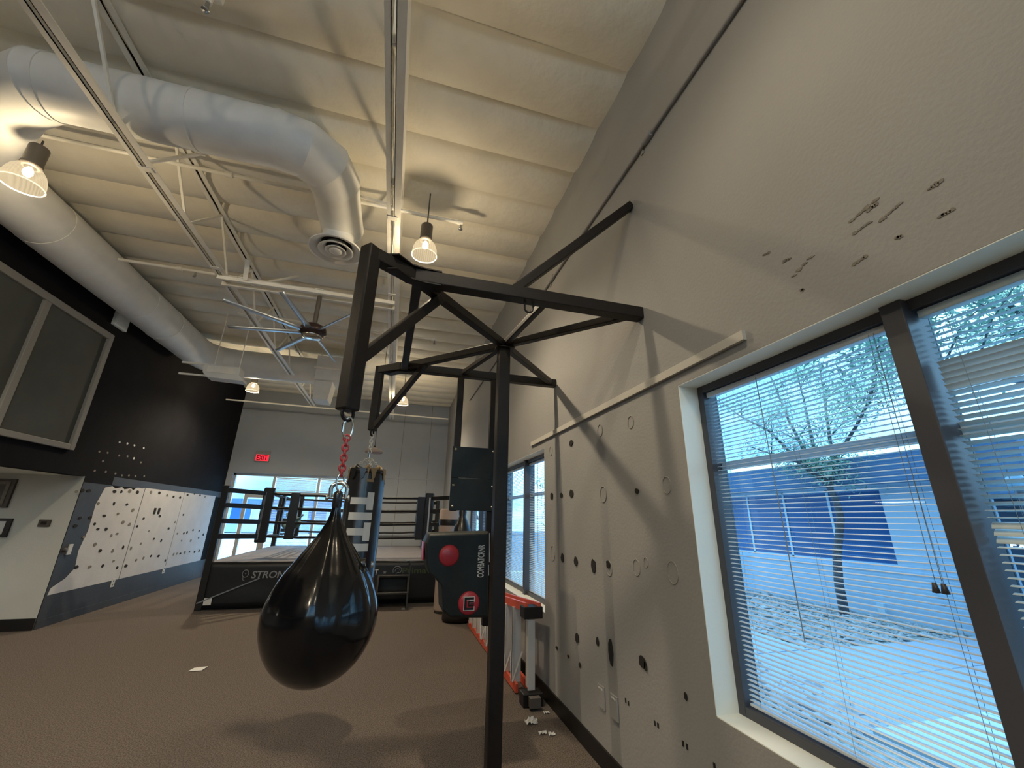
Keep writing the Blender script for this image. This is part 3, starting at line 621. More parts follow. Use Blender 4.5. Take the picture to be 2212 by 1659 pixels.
obj('panel', MB().box((p.x-.9, 8.01, 1.62), (p.x+.07, 8.045, 2.03)), 'wood', d); obj('moulding', MB().box((p.x-.86, 8.0, 1.66), (p.x+.02, 8.01, 1.70)).box((p.x-.86, 8.0, 1.95), (p.x+.02, 8.01, 1.99)).box((p.x-.02, 8.0, 1.70), (p.x+.02, 8.01, 1.95)), 'scuff', d)
p = at(151, 1187, 'x', XL+.02); t = thing('door_stop', 'white plate with brown plug on charcoal strip near the recess corner', 'wall plate', p)
obj('plate', MB().box((XL+.004, p.y-.03, p.z-.075), (XL+.02, p.y+.05, p.z+.075)), 'white', t, bevel=.003); obj('plug', MB().lathe([(0, .03), (.03, .03), (.03, 0)], (XL+.0, p.y-.1, p.z), 12, 'x'), 'wood', t)
for px, py, lab in ((244, 1259, 'white outlet plate in charcoal band, nearer one'), (354, 1231, 'white outlet plate in charcoal band, farther one')):
    p = at(px, py, 'x', XL+.01); t = thing('wall_outlet', lab, 'outlet', p, 'outlets low on the left wall')
    obj('plate', MB().box((XL+.004, p.y-.05, p.z-.07), (XL+.012, p.y+.05, p.z+.07)), 'plastic', t, bevel=.002)
    for dz in (-.03, .03): obj('socket', MB().box((XL+.012, p.y-.015, p.z+dz-.014), (XL+.014, p.y+.015, p.z+dz+.014)), 'greyfab', t)
# ================================================================== BAG RACK
ZT = 3.0; S = .078
T = thing('bag_rack', 'large dark steel bag rack with radiating braces bolted to the right wall', 'bag rack', (.77, 3.08, 0))
def rb(name, p, q, w=S, h=None, up=(0, 0, 1), bev=.006): return obj(name, MB().bar(p, q, w, h or w, up), 'rack', T, bevel=bev)
HUB = Vector((.775, 3.08, ZT)); A0 = Vector((-.01, 2.26, ZT)); A1 = Vector((XR, 2.26, ZT)); B0 = Vector((-.04, 3.91, ZT)); B1 = Vector((XR, 3.91, ZT))
rb('post', (.775, 3.08, 0), (.775, 3.08, ZT+.03), .095)
obj('base_plate', MB().box((.66, 2.96, 0), (.89, 3.2, .012)), 'rack', T)
rb('cross_beam', A0, A1-Vector((.002, 0, 0)), .085); rb('cross_beam', B0, B1-Vector((.002, 0, 0)), .08)
rb('side_beam', A0+Vector((.02, .02, -.01)), B0+Vector((.02, -.02, -.01)), .06)
for c in (): obj('wall_plate', MB().box((XR-.012, c.y-.075, ZT-.08), (XR, c.y+.075, ZT+.08)), 'rack', T, bevel=.002)
TA = Vector((-.26, 2.09, ZT)); TB = Vector((-.255, 4.08, ZT))
for tip, cor in ((TA, A0), (TB, B0)):
    rb('arm', HUB+(cor-HUB).normalized()*.05, cor+(cor-HUB)*.02, .062)
    rb('arm', cor, tip, .075)
for e in (Vector((1.5, 2.28, ZT)), Vector((1.5, 3.88, ZT))): rb('arm', HUB+(e-HUB).normalized()*.05, e, .055)
for e in (Vector((.86, 2.28, ZT)), Vector((.56, 3.88, ZT))): rb('arm', HUB+(e-HUB).normalized()*.05, e, .045)
rb('wall_strut', (.63, 2.26, ZT+.03), (XR-.003, 2.26, 3.96), .062)
# drop arms with knee braces
dA = Vector((-.26, 2.09, 0)); dg = Vector((1, 1, 0)).normalized()
rb('drop_arm', dA+Vector((0, 0, ZT+.04)), dA+Vector((0, 0, 2.09)), .085, up=(.69, .72, 0), bev=.01)
rb('knee_brace', (.165, 2.43, ZT-.02), (-.235, 2.11, 2.38), .06)
rb('drop_arm', (-.255, 4.08, ZT+.04), (-.255, 4.08, 2.38), .075, up=(.9, -.3, 0), bev=.01)
rb('knee_brace', (.17, 3.70, ZT-.02), (-.235, 4.06, 2.42), .05)
for c, s in ((A0, 1), (B0, -1)):
    u = (c-HUB).normalized()
    for z in (ZT+.042, ZT-.052): obj('gusset_plate', MB().prism([(c.x-.16, c.y-s*.13), (c.x-.05, c.y-s*.01), (c.x+.02, c.y+s*.01), (c.x+.10, c.y+s*.05) , (c.x+.17, c.y+s*.045), (c.x+.16, c.y-s*.045), (c.x+.06, c.y-s*.05), (c.x-.02, c.y-s*.07), (c.x-.10, c.y-s*.15)][::1], 'z', z, z+.008), 'rack', T)
obj('hub_plate', MB().box((.70, 3.0, ZT-.045), (.85, 3.16, ZT-.038)), 'rack', T)
# u bolts
def ubolt(c, z, ma='rack'):
    pts = [Vector((c[0]-.028, c[1], z+.02)), Vector((c[0]-.028, c[1], z-.05))]+[Vector((c[0]+.028*math.cos(a), c[1], z-.05+.028*math.sin(a))) for a in [math.pi+math.pi*i/8 for i in range(1, 8)]]+[Vector((c[0]+.028, c[1], z-.05)), Vector((c[0]+.028, c[1], z+.02))]
    return MB().tube(pts, .0065, 8)
obj('u_bolt', ubolt((.73, 2.26), ZT-.04), 'rack', T)
obj('bolt_nut', MB().lathe([(0, .02), (.012, .02), (.012, 0)], (.702, 2.26, ZT+.04), 6).lathe([(0, .02), (.012, .02), (.012, 0)], (.758, 2.26, ZT+.04), 6), 'rack', T)
obj('hook_eye', MB().ring((-.255, 2.09, 2.075), .034, .008, (.72, -.69, 0), n=18), 'rack', T)
obj('hook_eye', MB().ring((-.255, 4.08, 2.365), .034, .008, (.9, -.3, 0), n=18), 'rack', T)
# uprights and boards under the far cross beam
rb('upright', (.545, 3.91, ZT), (.545, 3.91, 1.66), .062); rb('upright', (.885, 3.91, ZT), (.885, 3.91, .72), .062)
obj('backboard', MB().box((.50, 3.855, 1.955), (.93, 3.878, 2.245)), 'padv', T, bevel=.002)
obj('backboard', MB().box((.50, 3.855, 1.665), (.93, 3.878, 1.952)), 'padv', T, bevel=.002)
for z in (2.215, 1.885, 1.70):
    for x in (.53, .90): obj('bolt_nut', MB().lathe([(0, -.012), (.008, -.012), (.008, -.008), (.016, -.006), (.016, 0)], (x, 3.855, z), 12, 'y'), 'chrome', T)
# ------------------------------------------------------------------ hanging hardware
def carabiner(name, label, c, h, ma='chrome', nrm=(.3, -1, 0), r=.0055):
    t = thing(name, label, 'carabiner', c, 'carabiners of the water bag')
    obj('body', MB().ring(c, h/2, r, nrm, sx=.42, n=20), ma, t)
    n_ = Vector(nrm).normalized(); x = n_.cross(Vector((0, 0, 1))); obj('gate', MB().tube([Vector(c)+x*h*.21+Vector((0, 0, -h*.22)), Vector(c)+x*h*.21+Vector((0, 0, h*.22))], r*1.25, 8), ma, t)
    return t
def chain(name, label, p, q, n, r, lw, ma, group=None, ax=None):
    p = Vector(p); q = Vector(q); t = thing(name, label, 'chain', p, group); d = (q-p)/n; ln = d.length*1.28
    for k in range(n):
        c = p+d*(k+.5); nrm = Vector((1, .2, 0)) if k % 2 else Vector((.2, -1, 0))
        nrm = (nrm-d.normalized()*nrm.dot(d.normalized())).normalized(); mb = MB(); x = nrm.cross(d.normalized()); pts = []
        for i in range(16):
            a = 2*math.pi*i/16; ca, sa = math.cos(a), math.sin(a)
            pts.append(c+x*(lw/2*ca)+d.normalized()*((ln/2-lw/2)*(1 if sa > 0 else -1 if sa < 0 else 0)+lw/2*sa))
        mb.tube(pts, r, 7, closed=True); obj('chain_link', mb, ma, t)
    return t
bx, by = -.243, 2.09
carabiner('carabiner', 'silver carabiner clipped into the near arm tip above the red chain', (bx, by, 2.005), .105)
chain('red_chain', 'red painted chain of large links holding up the water bag', (bx, by, 1.968), (bx, by, 1.778), 8, .0056, .025, 'redch')
carabiner('carabiner', 'silver carabiner below the red chain, above the shackle', (bx, by, 1.748), .075, r=.0045)
W = thing('water_bag', 'glossy black teardrop water bag hanging nearest the camera', 'punching bag', (bx, by, .94))
prof = [(0, 0), (.03, .002), (.063, .009), (.105, .028), (.144, .057), (.173, .088), (.195, .122), (.211, .157), (.222, .192), (.228, .226), (.229, .259), (.227, .291), (.218, .324), (.205, .358), (.189, .392), (.169, .426), (.143, .461), (.119, .496), (.093, .532), (.067, .568), (.047, .604), (.029, .641), (.019, .686), (.016, .73)]
def wob(a, v):
    return 1+(.022*math.sin(7*a+1)+.016*math.sin(12*a+2)+.008*math.sin(19*a))*min(1, max(0, (v-.3)/.35))+.008*math.sin(3*a+.5)*math.sin(6*v)
pr = []
for i in range(len(prof)-1):
    for s in (0, .5): pr.append((prof[i][0]*(1-s)+prof[i+1][0]*s, prof[i][1]*(1-s)+prof[i+1][1]*s))
pr.append(prof[-1])
o = obj('bag_shell', MB().lathe(pr, (bx, by, .94), 96, wob=wob), 'vinyl', W); sb = o.modifiers.new('s', 'SUBSURF'); sb.levels = 1; sb.render_levels = 1
obj('collar', MB().lathe([(.017, -.06), (.021, -.05), (.021, .0), (.018, .012), (.009, .02), (0, .02)], (bx, by, 1.69), 20), 'leather', W)
obj('filler_cap', MB().lathe([(0, -.03), (.022, -.03), (.026, -.02), (.026, .0)], (bx+.155, by-.0, 1.395), 16, 'x'), 'leather', W)
obj('cap_screw', MB().lathe([(0, .038), (.012, .034), (.014, .025)], (bx+.155, by-.005, 1.395), 12, 'x'), 'chrome', W)
sh = [Vector((bx-.033, by, 1.675)), Vector((bx-.035, by, 1.715))]+[Vector((bx+.035*math.cos(a), by, 1.715+.03*math.sin(a))) for a in [math.pi-math.pi*i/10 for i in range(1, 10)]]+[Vector((bx+.035, by, 1.715)), Vector((bx+.033, by, 1.675))]
s_ = obj('shackle', MB().tube(sh, .0095, 10), 'chrome', W)
obj('shackle_pin', MB().tube([(bx-.048, by, 1.677), (bx+.05, by, 1.677)], .007, 10).lathe([(0, .0), (.014, 0), (.014, .01), (0, .01)], (bx+.04, by, 1.677), 10, 'x').lathe([(0, .0), (.014, 0), (.014, .01), (0, .01)], (bx-.052, by, 1.677), 10, 'x'), 'chrome', W)
# ------------------------------------------------------------------ heavy bag
hx, hy, hr = -.252, 4.08, .165; HT, HB = 2.0, .74
H = thing('heavy_bag', 'tall black cylindrical heavy bag with large sideways white lettering', 'punching bag', (hx, hy, HB))
obj('bag_cylinder', MB().lathe([(0, 0), (hr-.02, .0), (hr, .02), (hr, .35), (hr+.003, .36), (hr, .37), (hr, HT-HB-.05), (hr-.004, HT-HB-.02), (hr-.012, HT-HB), (hr-.03, HT-HB-.03), (0, HT-HB-.05)], (hx, hy, HB), 56, wob=lambda a, v: 1+.006*math.sin(5*a)*v), 'leather', H)
cam_a = math.atan2(-hy, -hx)                                # lettering faces the near side
def onbag(h, v, w_):                                        # h horizontal arc (left +), v height
    a = cam_a-.12+(-h)/hr; return (hx+(hr+.003+w_)*math.cos(a), hy+(hr+.003+w_)*math.sin(a), v)
# finer tessellation so the print follows the curve: build letters from strips
def strip(mb, u0, u1, v0, v1):
    n = max(1, int(abs(v1-v0)/.015)); vs = []; fs = []
    for i in range(n+1):
        v = v0+(v1-v0)*i/n
        for u, w_ in ((u0, 0), (u1, 0), (u1, .0012), (u0, .0012)): vs.append(onbag(-(v-.095), 1.80-u, w_))
    for i in range(n):
        for j in range(4): fs.append((i*4+j, i*4+(j+1) % 4, i*4+4+(j+1) % 4, i*4+4+j))
    fs += [(0, 1, 2, 3), (n*4, n*4+3, n*4+2, n*4+1)]
    mb.add(vs, fs)
def glyph(ch, u):
    mb = MB(); Hh = .20; st = .058
    if ch == 'T': strip(mb, u, u+.148, Hh-st, Hh); strip(mb, u+.045, u+.103, 0, Hh-st); w_ = .148
    if ch == 'I': strip(mb, u, u+.062, 0, Hh); w_ = .062
    if ch == 'L': strip(mb, u, u+.06, 0, Hh); strip(mb, u+.06, u+.13, 0, st); w_ = .13
    if ch == 'E': strip(mb, u, u+.06, 0, Hh); [strip(mb, u+.06, u+.135, a, a+.05) for a in (0, .075, .15)]; w_ = .135
    obj('letter', mb, 'white', H); return w_+.022
u = 0
for ch in 'TITLE': u += glyph(ch, u)
obj('rim_strap', MB().lathe([(hr-.006, -.03), (hr+.003, -.028), (hr+.003, .0), (hr-.01, .004)], (hx, hy, HT), 40), 'leather', H)
for k in range(4):
    a = math.radians(-75+90*k); ca, sa = math.cos(a), math.sin(a); c = Vector((hx+ca*(hr-.03), hy+sa*(hr-.03), HT-.02))
    tn = Vector((-sa, ca, 0))
    o = obj('tab_strap', MB().add([c+tn*.03+Vector((ca*.032, sa*.032, -.09)), c-tn*.03+Vector((ca*.032, sa*.032, -.09)), c-tn*.022+Vector((0, 0, .02)), c+tn*.022+Vector((0, 0, .02)), c+tn*.03+Vector((ca*.036, sa*.036, -.09)), c-tn*.03+Vector((ca*.036, sa*.036, -.09)), c-tn*.022+Vector((ca*.006, sa*.006, .02)), c+tn*.022+Vector((ca*.006, sa*.006, .02))], [(0, 1, 2, 3), (4, 7, 6, 5), (0, 4, 5, 1), (1, 5, 6, 2), (2, 6, 7, 3), (3, 7, 4, 0)]), 'tan', H)
    obj('d_ring', MB().ring(c+Vector((0, 0, .03)), .02, .0035, tn, n=16, m=6), 'chrome', H)
    vs = []; 
for k in range(7):      # folded leather lining gathered inside the mouth
    a = math.radians(20+51*k); c = Vector((hx+math.cos(a)*.09, hy+math.sin(a)*.09, HT-.0))
    obj('mouth_fold', MB().tube([c+Vector((-.05*math.sin(a), .05*math.cos(a), -.01)), c+Vector((math.cos(a)*.03, math.sin(a)*.03, .03)), c+Vector((.05*math.sin(a), -.05*math.cos(a), -.01))], [.014, .02, .012], 8), 'tan' if k in (0, 3, 5, 6) else 'leather', H)
for k, (a, cw, cm) in enumerate(((-68, .028, 'tan'), (-100, .03, 'leather'), (-130, .035, 'leather'), (-25, .022, 'tan'), (-84, .008, 'tan'), (-150, .010, 'tan'))):
    a = math.radians(a); R1 = hr+.004
    pt = [(a-cw/R1, .0), (a+cw/R1, .0), (a+cw*.5/R1, -.085), (a-cw*.2/R1, -.10)]
    vs = [(hx+math.cos(b)*(R1+e), hy+math.sin(b)*(R1+e), HT+.012+z) for e in (0, .006) for b, z in pt]
    obj('lace_flap', MB().add(vs, [(0, 1, 2, 3), (7, 6, 5, 4), (0, 4, 5, 1), (1, 5, 6, 2), (2, 6, 7, 3), (3, 7, 4, 0)]), cm, H)
for k in range(4):
    a = math.radians(-75+90*k); p = (hx+math.cos(a)*(hr-.035), hy+math.sin(a)*(hr-.035), HT+.02)
    ch_ = MB(); P0 = Vector(p); Q0 = Vector((hx, hy, HT+.125)); n = 7
    for i in range(n):
        c = P0+(Q0-P0)*((i+.5)/n); d = (Q0-P0).normalized(); nr = d.cross(Vector((0, 0, 1))) if i % 2 else d.cross(d.cross(Vector((0, 0, 1))))
        ch_.ring(c, .0125, .0032, nr.normalized(), sx=1.0, sy=.75, n=10, m=5)
    obj('chain_leg', ch_, 'zinc', H)
obj('swivel', MB().tube([(hx, hy, HT+.12), (hx, hy, HT+.165)], .009, 10).ring((hx, hy, HT+.18), .016, .004, (.3, 1, 0), n=14), 'chrome', H)
chain('chain', 'thin silver chain between the far arm tip and the heavy bag', (hx, hy, 2.345), (hx, hy, HT+.18), 6, .005, .024, 'zinc')
# ------------------------------------------------------------------ wall bag (angled uppercut pad)
PF = 3.56
Wb = thing('wall_bag', 'black angular uppercut pad with two red target circles mounted behind the rack post', 'punching bag', (.6, 3.7, .84))
poly = [at(x, y, 'y', PF) for x, y in ((1059, 1148), (1056, 1337), (972, 1337), (956, 1322), (954, 1268), (940, 1250), (926, 1238), (920, 1215), (919, 1170), (927, 1152))]
def inset_poly(P, k):
    c = sum((Vector((p[0], p[1])) for p in P), Vector((0, 0)))/len(P)
    return [tuple(c+(Vector((p[0], p[1]))-c)*(1-k)) for p in P]
pl = [(p.x, p.z) for p in poly]; i1 = inset_poly(pl, .06)
vs = []; n = len(pl)
for P, y in ((i1, PF-.0), (inset_poly(pl, .015), PF+.02), (pl, PF+.055), (pl, PF+.29), (inset_poly(pl, .05), PF+.31)): vs += [(u, y, v) for u, v in P]
fs = [tuple(range(n)), tuple(range(5*n-1, 4*n-1, -1))]+[(r*n+i, r*n+(i+1) % n, (r+1)*n+(i+1) % n, (r+1)*n+i) for r in range(4) for i in range(n)]
obj('pad_body', MB().add(vs, fs), 'padv', Wb, bevel=.008)
def disc(px, py, r, name):
    p = at(px, py, 'y', PF-.004); return obj(name, MB().lathe([(0, -.022), (r*.5, -.019), (r*.85, -.010), (r, 0), (r, .012)], (p.x, PF-.0, p.z), 36, 'y'), 'red', Wb), p
disc(970, 1200, .082, 'target_circle'); tc_, p = disc(1013, 1303, .086, 'target_circle')
q = PF-.0235
lg = MB()
def bx2(mb, x0, x1, z0, z1, y=q): mb.box((p.x+x0, y, p.z+z0), (p.x+x1, y+.0025, p.z+z1)); return mb
bx2(lg, -.040, -.022, -.045, .045); bx2(lg, -.022, .036, .029, .045); bx2(lg, -.022, .036, -.045, -.029); bx2(lg, -.010, .036, .010, .020); bx2(lg, -.010, .0, -.020, .010); bx2(lg, .0, .036, -.020, -.010); bx2(lg, .006, .036, -.006, .002)
obj('emblem', lg, 'black', tc_, loc=None)
wl_ = MB(); bx2(wl_, -.046, .042, .045, .050, q+.001); bx2(wl_, -.046, .042, -.050, -.045, q+.001); bx2(wl_, -.046, -.040, -.045, .045, q+.001); bx2(wl_, .0, .036, .020, .024, q+.001); bx2(wl_, .0, .036, .002, .0045, q+.001); bx2(wl_, .036, .042, .01, .045, q+.001); bx2(wl_, .036, .042, -.045, -.02, q+.001); bx2(wl_, -.022, .036, .024, .029, q+.001)
obj('emblem_outline', wl_, 'white', tc_)
g_ = text_mb('COMBATCRNR', .05, lambda u, v, w_: (u, v, w_), bold=.0012, spacing=1.05); a, b = width(g_); z0 = at(1037, 1247, 'y', PF).z; z1 = at(1037, 1177, 'y', PF).z; xx = at(1043, 1210, 'y', PF).x; k = (z1-z0)/(b-a)
g_.v = [(xx+.008-v*1.45, PF-.006-w_, z0+(u-a)*k) for u, v, w_ in g_.v]; obj('lettering', g_, 'white', Wb)
obj('side_panel', MB().prism([(poly[8].x-.002, .0), (poly[8].x-.012, .0), (poly[8].x-.012, .1), (poly[8].x-.002, .1)], 'y', 0, .001), 'red', Wb) if False else None
sp = [(poly[7].x, poly[7].z), (poly[8].x, poly[8].z)]
obj('side_panel', MB().box((sp[1][0]-.008, PF+.07, sp[0][1]+.01), (sp[1][0]+.004, PF+.26, sp[1][1]-.01)), 'red', Wb, bevel=.003)
e0 = at(1059.5, 1150, 'y', PF-.0); e1 = at(1058, 1243, 'y', PF-.0)
obj('edge_piping', MB().bar((e0.x-.008, PF-.003, e0.z-.005), (e1.x-.008, PF-.003, e1.z+.1), .005).bar((e0.x-.008, PF-.003, e1.z+.08), (e1.x-.010, PF-.003, e1.z), .005), 'white', Wb)
for z in (.9, 1.3): obj('mount_bracket', MB().box((.84, PF+.31, z), (.92, 3.872, z+.1)), 'rack', Wb)
# ================================================================== BOXING RING
RX0, RX1, RY0, RY1, RZ = -3.06, 1.40, 9.03, 13.45, .78
G = thing('boxing_ring', 'raised boxing ring with black apron, ropes and grey canvas at room end', 'boxing ring', ((RX0+RX1)/2, 11.2, 0))
def go(name, mb, ma, **k): return obj(name, mb, ma, G, **k)
go('platform', MB().box((RX0+.06, RY0+.06, .0), (RX1-.06, RY1, RZ-.03)), 'apron')
go('canvas', MB().box((RX0+.02, RY0+.02, RZ-.03), (RX1-.02, RY1, RZ)), 'canvas', bevel=.012)
def apronpanel(axis):
    nu, nv = 40, 8; vs = []; fs = []
    for i in range(nu+1):
        for j in range(nv+1):
            u, v = i/nu, j/nv; w_ = .012*math.sin(u*21+v*2)+.010*noise.noise(Vector((u*9, v*3, 1)))-.02*v*(1-v)
            if axis == 'y': vs.append((RX0+.02+(RX1-RX0-.04)*u, RY0-.005+w_, RZ-.01-(RZ-.04)*v))
            else: vs.append((RX0-.005+w_, RY0+.02+(RY1-RY0-.04)*u, RZ-.01-(RZ-.04)*v))
    for i in range(nu):
        for j in range(nv): a = i*(nv+1)+j; fs.append((a, a+1, a+nv+2, a+nv+1))
    return MB().add(vs, fs, True)
ap = go('apron', apronpanel('y'), 'apron'); go('apron', apronpanel('x'), 'apron')
for a in (ap,): s = a.modifiers.new('s', 'SOLIDIFY'); s.thickness = .004
def aptext(body, x0, x1, z, hgt, ma, shear=0, bold=.003, f=None):
    g_ = text_mb(body, .2, lambda u, v, w_: (u, v, w_), shear=shear, bold=bold); a, b = width(g_); vm = max(v for _, v, _ in g_.v); k = (x1-x0)/(b-a); kz = hgt/.145
    g_.v = [(x0+(u-a)*k, RY0-.035-w_, z+v*kz) for u, v, w_ in g_.v]
    o = obj('lettering', g_, ma, ap)
    return o
aptext('STRONGM', -2.30, -1.50, .505, .12, 'greyprint', shear=.15)
aptext('HT', -.26, -.12, .525, .105, 'white', shear=.15)
aptext('Primavera', .33, 1.15, .545, .11, 'green')
# line-drawn emblems: bulb-like badge, small star, curly animal head outline
c = Vector((-2.40, RY0-.035, .58)); obj('emblem', MB().ring(c, .06, .006, (0, 1, 0), sx=.85, n=22, m=5).tube([c+Vector((-.03, 0, -.05)), c+Vector((-.028, 0, -.10)), c+Vector((.0, 0, -.11))], .006, 5).lathe([(0, -.006), (.012, 0), (0, .01)], c, 6, 'y'), 'greyprint', ap)
c = Vector((-.0, RY0-.035, .57)); st = [(.035*(1 if i % 2 == 0 else .45)*math.sin(i*math.pi/5), .035*(1 if i % 2 == 0 else .45)*math.cos(i*math.pi/5)) for i in range(10)]
obj('star_mark', MB().prism([(c.x+u, c.z+v) for u, v in st], 'y', c.y-.002, c.y+.002), 'greyprint', ap)
c = Vector((.235, RY0-.035, .60)); pts = [(-.075, -.04), (-.085, .0), (-.07, .045), (-.03, .075), (.02, .07), (.06, .05), (.08, .015), (.07, -.02), (.045, -.045), (.02, -.03), (-.01, -.045), (-.02, -.065)]
obj('emblem', MB().tube([c+Vector((u, 0, v)) for u, v in pts], .006, 5).tube([c+Vector((u, 0, v)) for u, v in [(-.045, -.02), (-.035, .02), (.0, .035), (.04, .02), (.05, .0)]], .005, 5), 'greyprint', ap)
cor = [(RX0+.03, RY0+.04), (RX1-.03, RY0+.04), (RX1-.03, RY1-.1), (RX0+.03, RY1-.1)]
inn = [(RX0+.62, RY0+.62), (RX1-.60, RY0+.62), (RX1-.60, RY1-.68), (RX0+.62, RY1-.68)]
for i, (x, y) in enumerate(cor):
    go('corner_post', MB().box((x-.055, y-.055, 0), (x+.055, y+.055, 2.1)), 'leather', bevel=.012)
RZS = (1.18, 1.45, 1.73, 2.0)
def sag(p, q, s, n=14, wv=0): return [Vector(p).lerp(Vector(q), i/n)+Vector((0, 0, -s*4*(i/n)*(1-i/n)+wv*noise.noise(Vector((i*.9, s*99, q[0]))))) for i in range(n+1)]
for i in range(4):
    p, q = inn[i], inn[(i+1) % 4]
    for z in RZS: go('rope', MB().tube(sag((*p, z), (*q, z), .02, wv=.014), .024, 8), 'rope')
    for z in RZS: go('turnbuckle_strap', MB().bar((*cor[i], z+.02), (*p, z), .03, .085), 'leather', bevel=.006)
    cx, cy = p; sx = 1 if i in (0, 3) else -1; sy = 1 if i in (0, 1) else -1
    pad = go('corner_pad', MB().box((cx-.10, cy-.06, 1.06), (cx+.10, cy+.06, 2.12)), 'leather', bevel=.03)
    obj('pad_stripe', MB().box((cx-.012 if i else cx-.07, cy-.066, 1.12), (cx+.02 if i else cx-.03, cy-.058, 2.02)), 'greyfab' if i != 1 else 'white', pad)
# rope spacers on the front
for x in (-1.94, .63): go('rope_spacer', MB().box((x-.085, inn[0][1]-.03, 1.13), (x+.085, inn[0][1]+.03, 2.03)), 'leather', bevel=.01)
for y in (11.0, 12.1): go('rope_spacer', MB().box((inn[0][0]-.03, y-.07, 1.13), (inn[0][0]+.03, y+.07, 2.03)), 'leather', bevel=.01)
go('floor_brace', MB().bar((RX0-.0, RY0-.02, .12), (RX0+.9, RY0-.03, .5), .03, .02), 'greyfab')
go('corner_tag', MB().box((RX0+.10, RY0-.035, .09), (RX0+.22, RY0-.028, .20)), 'white')
tag(obj('draped_cloth', MB().tube(sag((-2.15, 10.2, 1.62), (-1.75, 9.70, 1.60), .12, 12), [.03+.02*math.sin(i) for i in range(13)], 9).tube(sag((-2.2, 10.2, 1.42), (-1.78, 9.68, 1.46), .14, 12), [.035+.015*math.sin(i*1.3) for i in range(13)], 9), 'teal'), 'teal grey cloth draped over ropes left of the front rope spacer', 'cloth')
# steps
St = thing('ring_steps', 'low black two-step stair in front of the ring apron with thin side rail', 'steps', (.18, 8.75, 0))
for z, y0, y1 in ((.24, 8.55, 8.80), (.50, 8.78, 9.0)): obj('tread', MB().box((-.12, y0, z), (.46, y1, z+.035)), 'black', St, bevel=.004)
for x in (-.12, .43): obj('stringer', MB().prism([(8.5, 0), (8.99, 0), (8.99, .53), (8.78, .53), (8.55, .27)], 'x', x, x+.03), 'black', St)
obj('side_rail', MB().tube([(.47, 8.97, 0), (.47, 8.97, .74), (.44, 8.90, .78), (.38, 8.84, .78)], .012, 8), 'steel', St)
obj('rubber_foot', MB().box((.36, 8.52, 0), (.42, 8.58, .02)), 'greyfab', St)
# things behind the rack boards near the ring
t = thing('storage_drum', 'short beige upholstered drum standing in the far right corner behind the ring ropes', 'drum', (1.28, 8.1, 0))
obj('drum_body', MB().lathe([(0, 1.76), (.18, 1.76), (.20, 1.74), (.20, 1.50), (.203, 1.49), (.20, 1.48), (.20, .06), (.18, .03), (0, .03)], (1.10, 8.2, 0), 36), 'peach', t); obj('drum_foot', MB().lathe([(0, .03), (.17, .03), (.19, .0), (0, 0)], (1.10, 8.2, 0), 24), 'black', t)
obj('drum_band', MB().lathe([(.203, 0), (.206, .01), (.206, .10), (.203, .11)], (1.10, 8.2, 1.46), 36), 'black', t)
t = thing('training_dummy', 'dark cone shaped standing bag beside the beige drum', 'punching bag', (1.32, 7.6, 0))
obj('dummy_body', MB().lathe([(0, 1.78), (.05, 1.77), (.07, 1.7), (.06, 1.62), (.09, 1.56), (.15, 1.42), (.17, 1.2), (.15, .5), (.1, .42)], (1.22, 7.5, 0), 24), 'leather', t)
obj('dummy_base', MB().lathe([(.1, .42), (.2, .36), (.25, .1), (.25, .02), (0, .02)], (1.22, 7.5, 0), 28), 'black', t)
# ================================================================== LADDER
Lr = thing('step_ladder', 'long orange-railed aluminium step ladder lying on its side along right wall', 'ladder', (1.4, 5.5, 0))
LX = 1.40
for x, s in ((LX-.06, 1), (LX+.07, 0)):
    obj('side_rail', MB().bar((x, 4.45, .05), (x, 7.1, .05), .028, .075), 'orange', Lr, bevel=.003)
    obj('side_rail', MB().bar((x, 4.15, .80), (x, 7.1, .55), .028, .075), 'orange', Lr, bevel=.003)
for k in range(9):
    y = 4.52+k*.30; zt = .80-(y-4.15)*.0845
    obj('step', MB().box((LX-.09, y, .08), (LX+.0, y+.028, zt-.03)).box((LX-.09, y-.012, .08), (LX-.085, y+.04, zt-.03)), 'alum', Lr, bevel=.003)
    if k < 6: obj('step_brace', MB().bar((LX-.09, y-.02, .09), (LX-.02, y-.10, .36), .006, .016).bar((LX-.10, y, .09), (LX-.09, y+.06, .30), .006, .014), 'alum', Lr)
for k in range(5):
    y = 4.45+k*.6; zt = .80-(y-4.15)*.0845; obj('rear_brace', MB().bar((LX+.07, y, .08), (LX+.07, y, zt-.03), .03, .02), 'alum', Lr)
obj('end_channel', MB().box((LX-.03, 4.18, .13), (LX+.02, 4.27, .68)).box((LX-.04, 4.17, .12), (LX+.03, 4.18, .69)), 'alum', Lr, bevel=.003)
for z in (.76, .06): obj('end_shoe', MB().box((LX-.09, 4.14, z-.06), (LX+.10, 4.28, z+.045)), 'black', Lr, bevel=.008)
obj('shoe_plate', MB().box((LX-.05, 4.06, .02), (LX+.05, 4.12, .10)), 'bodylamp', Lr, bevel=.004)
